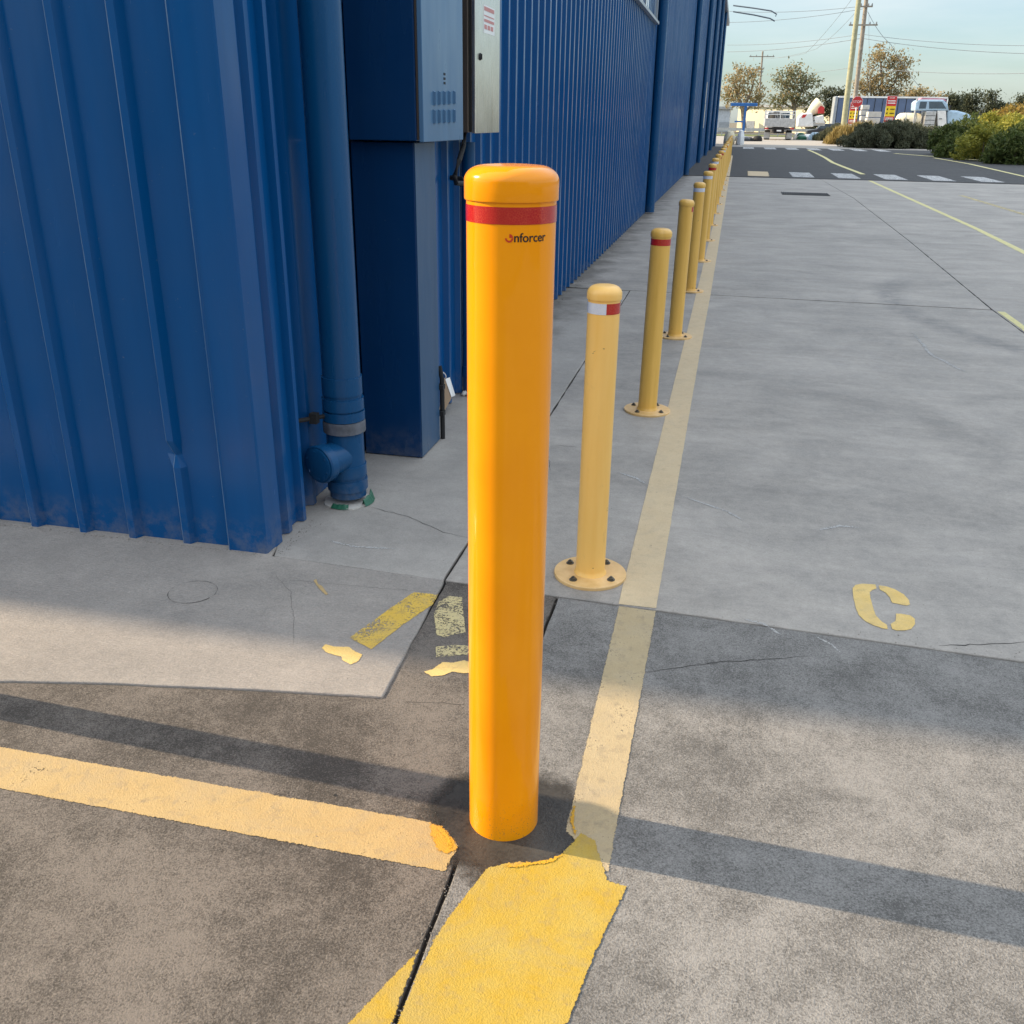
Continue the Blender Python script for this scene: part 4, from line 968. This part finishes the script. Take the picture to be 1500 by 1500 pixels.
for s_ in (-1, 1):
    MB().box((s_*1.1-.16, -.02, zt-.19), (s_*1.1+.16, .019, zt-.07)).build('tail_light', 'red', tk)
    MB().box((s_*.98-.26, .9, .12), (s_*.98+.26, .93, .62)).build('mudflap', 'silver', tk)
    wheel(tk, s_*.95, 1.5, .42, .5); wheel(tk, s_*.98, 5.2, .42, .26)
MB().box((-.19, -.01, zt-.36), (.19, .012, zt-.24)).build('number_plate', 'sign_white', tk)
c2 = at(1138, 163, Yt+3)
MB().lathe([(.62, 0), (.66, .5), (.55, .9), (.2, 1.06)], (c2.x-c.x, 3, zt+.2), 20).build('drum', 'dark', tk)
# cement mixer seen from the side
Ym = 103; c = at(1188, 195, Ym); mt = thing('mixer_truck', (c.x, Ym, 0), 'white cement mixer truck with cream drum and red band', 'truck')
mm = Ym/1356.
def mp_(px, py, dy=0): p = at(px, py, Ym); return Vector((p.x-c.x, dy, p.z))
prof_ = [mp_(1167,186), mp_(1169,172), mp_(1175,166), mp_(1190,165), mp_(1192,186)]
cb = MB().extrude_dir(prof_, (0, 2.2, 0)).build('cab', 'white_paint', mt, bevel=.12)
MB().extrude_dir([mp_(1174,173,-.02), mp_(1176,168,-.02), mp_(1182,167.5,-.02), mp_(1179,172,-.02)], (0, .03, 0)).build('emblem', 'red', cb)
p0, p1 = mp_(1184,168,1.1), mp_(1204,150,1.1)
ax = (p1-p0); L = ax.length
dm = MB().lathe([(.22, 0), (.34, L*.15), (.60, L*.6), (.66, L*.95), (.58, L*1.0)], p0, 24, ax).build('drum', 'cream', mt)
MB().extrude_dir([mp_(1199,166,.4), mp_(1199,159,.4), mp_(1203,155,.4), mp_(1208,157,.4), mp_(1208,166,.4)], (0, 1.4, 0)).build('chute', 'red', mt)
MB().box((mp_(1190,180).x, .2, mp_(1190,184).z), (mp_(1209,180).x, 2.0, mp_(1190,178).z)).build('chassis', 'silver', mt)
MB().extrude_dir([mp_(1194,181), mp_(1193,171), mp_(1206,168), mp_(1208,181)], (0, 2.1, 0)).build('rear_body', 'white_paint', mt, bevel=.08)
for px in (1181, 1197, 1204): wheel(mt, mp_(px,188).x, .25, .48, .35, (0, 1, 0))
# dark car beside it
Yc = 108; c = at(1213, 190, Yc); cr_ = thing('parked_car', (c.x, Yc, 0), 'dark car standing between the mixer truck and the trailer', 'car')
MB().extrude_dir([Vector((a, -.9, b)) for a, b in ((-2.1,.35),(-2.15,.75),(-1.2,.9),(-.7,1.4),(.8,1.42),(1.5,.95),(2.1,.85),(2.1,.35))], (0, 1.75, 0)).build('body', 'car_dark', cr_, bevel=.08)
MB().extrude_dir([Vector((a, -.915, b)) for a, b in ((-1.05,.93),(-.62,1.33),(.72,1.35),(1.3,.95))], (0, 1.78, 0)).build('window', 'windscreen', cr_)
for s_ in (-1.3, 1.3):
    wheel(cr_, s_, -.78, .33, .22, (0, 1, 0)); wheel(cr_, s_, .72, .33, .22, (0, 1, 0))
# curtain-sided trailer
Yl = 112; a = at(1218, 186, Yl); b = at(1388, 143, Yl); tl_ = thing('curtain_trailer', ((a.x+b.x)/2, Yl, 0), 'long slate blue curtain sided trailer behind the signs', 'trailer')
hl = (b.x-a.x)/2; zt = b.z; zb = at(1300, 181, Yl).z
MB().box((-hl+.35, 0, zb), (hl, 2.45, zt-.12)).build('curtain', 'curtain', tl_)
m2 = MB().box((-hl+.35, -.06, zt-.10), (hl+.05, 2.5, zt+.06)).box((hl-.02, -.05, zb), (hl+.1, 2.5, zt-.1)); m2.build('roof_rail', 'sign_white', tl_)
MB().box((-hl-.05, -.04, zb-.15), (-hl+.30, 2.49, zt+.04)).build('front_panel', 'frame', tl_, bevel=.08)
m2 = MB()
for i in range(14): m2.box((-hl+.9+i*(2*hl-1)/13, -.025, zb-.1), (-hl+.96+i*(2*hl-1)/13, -.004, zt-.16))
m2.build('strap', 'dark', tl_)
MB().box((-hl, .1, zb-.2), (hl, 2.3, zb-.02)).build('deck', 'dark', tl_)
for s_ in (hl-1.2, hl-2.5, hl-3.8, -hl+1.2): wheel(tl_, s_, .3, .5, .4, (0, 1, 0))
# silver bonneted truck with tank, right
Ys = 95; c = at(1385, 200, Ys); ss = thing('silver_truck', (c.x, Ys, 0), 'silver and pale blue bonneted truck with a rounded tank', 'truck')
def q_(px, py, dy=0): p = at(px, py, Ys); return Vector((p.x-c.x, dy, p.z))
MB().extrude_dir([q_(1340,162), q_(1341,150), q_(1346,146), q_(1382,146), q_(1388,152), q_(1390,162)], (0, 2.2, 0)).build('cab', 'lightblue', ss, bevel=.08)
MB().extrude_dir([q_(1346,159,-.03), q_(1348,149,-.03), q_(1358,149,-.03), q_(1356,159,-.03)], (0, .05, 0)).build('window', 'windscreen', ss)
MB().extrude_dir([q_(1361,159,-.03), q_(1361,149,-.03), q_(1380,149,-.03), q_(1386,159,-.03)], (0, .05, 0)).build('window', 'windscreen', ss)
MB().extrude_dir([q_(1348,146,.3), q_(1352,143,.3), q_(1384,144,.3), q_(1388,148,.3)], (0, 1.6, 0)).build('visor', simple('pink_visor', (.5, .2, .25), .5), ss)
pa, pb = q_(1318,177,1.1), q_(1350,177,1.1); rt = (q_(1340,165).z-q_(1340,189).z)/2
MB().lathe([(rt*.2, -.25), (rt*.7, -.12), (rt*.95, .1), (rt, .4), (rt, (pb-pa).length)], pa, 28, (1, 0, 0)).build('tank', 'cream', ss)
m2 = MB(); a_ = q_(1352,189); b_ = q_(1372,163); m2.box((a_.x, -.05, a_.z), (b_.x, 2.2, b_.z)); m2.build('locker', 'silver', ss, bevel=.04)
m2 = MB()
for k in range(1, 4): zz = a_.z+(b_.z-a_.z)*k/4; m2.box((a_.x+.03, -.065, zz-.02), (b_.x-.03, -.052, zz+.02))
m2.build('locker_seam', 'dark', ss)
MB().extrude_dir([q_(1374,190), q_(1373,162), q_(1386,162), q_(1387,190)], (0, 2.2, 0)).build('door', 'white_paint', ss, bevel=.05)
MB().extrude_dir([q_(1388,190), q_(1388,161), q_(1402,162), q_(1418,166), q_(1427,172), q_(1428,190)], (0, 2.0, 0)).build('bonnet', 'lightblue', ss, bevel=.2, seg=3)
MB().extrude_dir([q_(1388,186,-.04), q_(1388,181,-.04), q_(1426,182,-.04), q_(1427,187,-.04)], (0, .1, 0)).build('bumper', 'galv', ss)
a_, b_ = q_(1322,190), q_(1428,186); MB().box((a_.x, .2, a_.z-.15), (b_.x, 1.9, b_.z)).build('chassis', 'dark', ss)
for f in (.3, .75): MB().lathe([(rt*1.015, -.04), (rt*1.015, .04)], pa.lerp(pb, f), 28, (1, 0, 0)).build('tank_strap', 'galv', ss)
m_ = q_(1391,158,-.15); MB().box((m_.x-.06, -.22, m_.z-.22), (m_.x+.06, -.10, m_.z+.22)).build('mirror', 'black', ss)
e0, e1 = q_(1337,186,.1), q_(1337,145,.1); MB().lathe([(.07, 0), (.07, (e1-e0).length), (.05, (e1-e0).length+.02)], e0, 12).build('exhaust_stack', 'galv', ss)
h_ = q_(1376,174,-.02); MB().box((h_.x, -.04, h_.z-.03), (h_.x+.22, 0, h_.z+.03)).build('handle', 'dark', ss)
for px in (1335, 1348, 1412): wheel(ss, q_(px,195).x, .3, .5, .35, (0, 1, 0))
# stop sign
Y9 = 82; b = at(1249, 195, Y9); c = at(1251.2, 149, Y9); sg = thing('stop_sign', (b.x, Y9, 0), 'red octagonal stop sign on a thin white post', 'traffic sign')
MB().lathe([(.045, 0), (.045, c.z+.1)], (0, 0, 0), 10).build('post', 'sign_white', sg)
oc = [Vector(((c.x-b.x)*0 + .40*math.cos(R(22.5+45*i)), -.06, c.z+.40*math.sin(R(22.5+45*i)))) for i in range(8)]
rim = [Vector((v.x*1.07, -.055, c.z+(v.z-c.z)*1.07)) for v in oc]
pl = MB().extrude_dir(rim, (0, .02, 0)).build('rim', 'sign_white', sg)
pl = MB().extrude_dir(oc, (0, -.012, 0)).build('plate', 'red', sg)
def flat_text(body, size, origin, mat, parent, width=None, bold=0, ydep=0.):
    vs, fs = text_mesh(body, size, bold); x0, x1 = min(v.x for v in vs), max(v.x for v in vs); y0, y1 = min(v.y for v in vs), max(v.y for v in vs)
    k = (width/(x1-x0)) if width else 1
    return MB().add([Vector((origin[0]+(v.x-(x0+x1)/2)*k, origin[1], origin[2]+(v.y-(y0+y1)/2)*min(k, 1.2) if not width else origin[2]+(v.y-(y0+y1)/2)*k)) for v in vs], fs).build('lettering', mat, parent, fix=False)
flat_text('STOP', .3, (0, -.078, c.z), 'sign_white', pl, .60, .006)
# two site-rule boards
def board(label, x0, y0, x1, y1, Y, lean=0, full=True):
    a = at(x0, y1, Y); b = at(x1, y0, Y); rt_ = thing('sign_board', ((a.x+b.x)/2, Y, 0), label, 'sign board', 'red and yellow boards at the yard exit')
    hw = (b.x-a.x)/2; z0, z1 = a.z, b.z; H_ = z1-z0
    MB().lathe([(.05, 0), (.05, z1-.1)], (-hw*.7, .08, 0), 8).lathe([(.05, 0), (.05, z1-.1)], (hw*.7, .08, 0), 8).build('post', 'galv', rt_)
    pn = MB().box((-hw, 0, z0), (hw, .03, z1)).build('panel', 'sign_white', rt_)
    def bandz(f0, f1, mat, nm): return MB().box((-hw+.01, -.012, z0+H_*f0), (hw-.01, -.002, z0+H_*f1)).build(nm, mat, pn)
    bandz(.68, .99, 'red', 'header'); bandz(.36, .68, 'sign_yellow', 'middle'); bandz(.18, .36, 'red', 'footer')
    m2 = MB()
    for f in (.76, .83, .24, .29): m2.box((-hw*.75, -.018, z0+H_*f), (hw*.75, -.013, z0+H_*(f+.028)))
    m2.build('text_line', 'sign_white', pn)
    m2 = MB()
    for f in (.57, .44): 
        m2.box((-hw*.1, -.018, z0+H_*f), (hw*.8, -.013, z0+H_*(f+.03)))
        zc = z0+H_*(f+.015); m2.add([(-hw*.85, -.016, zc), (-hw*.5, -.016, zc+H_*.045), (-hw*.5, -.016, zc-H_*.045)], [(0, 1, 2)])
    m2.build('arrow', 'ink', pn)
    m2 = MB()
    for f in (.04, .10): m2.box((-hw*.8, -.018, z0+H_*f), (hw*.8, -.002, z0+H_*(f+.035)))
    m2.build('base_line', 'sign_blue', pn)
    flat_text('STOP', .3, (0, -.02, z0+H_*.935), 'sign_white', pn, hw*1.0, .006)
board('tall red and yellow site board, right of the white block stack', 1293, 140.5, 1315, 187, 84)
board('red and yellow site board half hidden behind the stop sign', 1241, 150, 1259, 188, 90)
# block stacks
def stack(label, x0, y0, x1, y1, Y, rows):
    a = at(x0, y1, Y); b = at(x1, y0, Y); rt_ = thing('block_stack', ((a.x+b.x)/2, Y, 0), label, 'stack of blocks', 'pale block stacks beyond the shrub')
    hw = (b.x-a.x)/2; h = (b.z)/rows
    for k in range(rows):
        j = rng.uniform(-.06, .06); MB().box((-hw+j, rng.uniform(-.05, .05), k*h+.03), (hw+j, 1.4, (k+1)*h-.04)).build('slab', 'block', rt_, bevel=.02)
stack('taller stack of pale blocks between the two site boards', 1259, 153, 1274, 186, 88, 7)
stack('lower stack of pale blocks left of the tall site board', 1268, 163, 1291, 187, 86, 5)
# blue gantry post, bulk bag and heaps by the end of the row
Yb = 86; b = at(1088, 200, Yb); gt = thing('blue_gantry', (b.x, Yb, 0), 'bright blue steel post with a crossbeam at the yard end', 'steel frame')
def g_(px, py): p = at(px, py, Yb); return (p.x-b.x, p.z)
(x0, _), (x1, zt) = g_(1070, 157), g_(1110, 151); zb = g_(1090, 155.5)[1]
MB().box((x0, -.15, zb), (x1, .15, zt)).build('crossbeam', 'frameblue', gt, bevel=.03)
MB().box((-.10, -.1, 0), (.10, .1, zb)).build('post', 'frameblue', gt)
xa, za = g_(1076, 178); xb, _ = g_(1088, 180)
MB().box((xa, -.06, za-.06), (xb, .06, za+.06)).build('brace', 'frameblue', gt)
MB().box((-.9, -.5, 0), (.9, .5, .14)).build('foot', 'dark', gt)
def heap(name, label, cat, px, Y, w, h, mats, n, grp=None):
    r_ = thing(name, (at(px, 200, Y).x, Y, 0), label, cat, grp)
    for i in range(n):
        c = Vector((rng.uniform(-w, w)*.7, rng.uniform(-.3, .3), 0)); vs = []
        s1, s2, s3 = rng.uniform(.25, .5)*w, rng.uniform(.3, .5), h*rng.uniform(.5, 1.)
        pr = [(.9, 0), (1., .15), (.95, .6), (.6, .95), (.15, 1.)]
        m2 = MB(); m2.lathe(pr, (0, 0, 0), 12)
        m2.v = [(c.x+x*s1*(1+.2*noise.noise(Vector((x*2+i, y*2, z*2)))), c.y+y*s2, z*s3) for x, y, z in m2.v]
        m2.build('bag', mats[i % len(mats)], r_)
heap('bulk_bag', 'white bulk bags slumped at the far end of the bollard row', 'bag', 1073, 70, .8, 1.0, ['cream', 'sign_white'], 3)
heap('scrap_heap', 'dark heap of scrap at the foot of the blue post', 'scrap heap', 1096, 84, 1.3, .5, ['dark', 'galv', 'car_dark'], 6)
heap('bag_heap', 'heap of white and green bags, left of two', 'bag heap', 1180, 96, 1.3, .7, ['sign_white', 'green_pvc', 'galv'], 5, 'bag heaps by the dry grass')
heap('bag_heap', 'heap of pale blue and white bags, right of two', 'bag heap', 1206, 95, 1.3, .75, ['lightblue', 'sign_white', 'dark'], 5, 'bag heaps by the dry grass')
# guard rail, far walls
gl = thing('guard_rail', (at(1140, 190, 113).x, 113, 0), 'low galvanised guard rail along the grass verge', 'guard rail')
MB().box((-14, -.04, .55), (14, .04, .85)).build('rail', 'galv', gl)
for i in range(15): MB().box((-14+i*2-.06, .05, 0), (-14+i*2+.06, .15, .8)).build('post', 'galv', gl)
def shed(label, x0, y0, x1, Y, mat, dep=12):
    a = at(x0, 190, Y); b = at(x1, y0, Y); rt_ = thing('far_shed', ((a.x+b.x)/2, Y, 0), label, 'building', 'low sheds across the road')
    hw = (b.x-a.x)/2; h = b.z
    MB().box((-hw, 0, 0), (hw, dep, h)).build('wall', mat, rt_)
    MB().box((-hw-.3, -.3, h), (hw+.3, dep, h+.35)).build('roof', 'galv', rt_)
    rt_['category'] = 'building'
    for i in range(2): MB().box((-hw+hw*.3+i*hw*1.3-.7, -.05, .02), (-hw+hw*.3+i*hw*1.3+.7, -.003, h*.45)).build('roller_door', 'frame', rt_)
    return rt_
shed('long cream factory wall beyond the flatbed truck', 1070, 158, 1226, 160, 'cream_wall').rotation_euler = (0, 0, R(-28))
shed('pale grey shed at the end of the blue warehouse', 1030, 160, 1070, 150, 'grey_wall')

bs = thing('yard_shed', (4, -24, 0), 'long grey shed across the yard behind the camera', 'building')
MB().box((-26, -14, 0), (30, 0, 6.4)).build('wall', simple('grey_shed_wall', (.16, .17, .17), .6), bs)
MB().box((-26.3, -14.3, 6.4), (30.3, .3, 6.7)).build('roof', 'roof', bs)
for i in range(6): MB().box((-22+i*8.6, .003, .02), (-18+i*8.6, .08, 4.2)).build('roller_door', 'frame', bs)
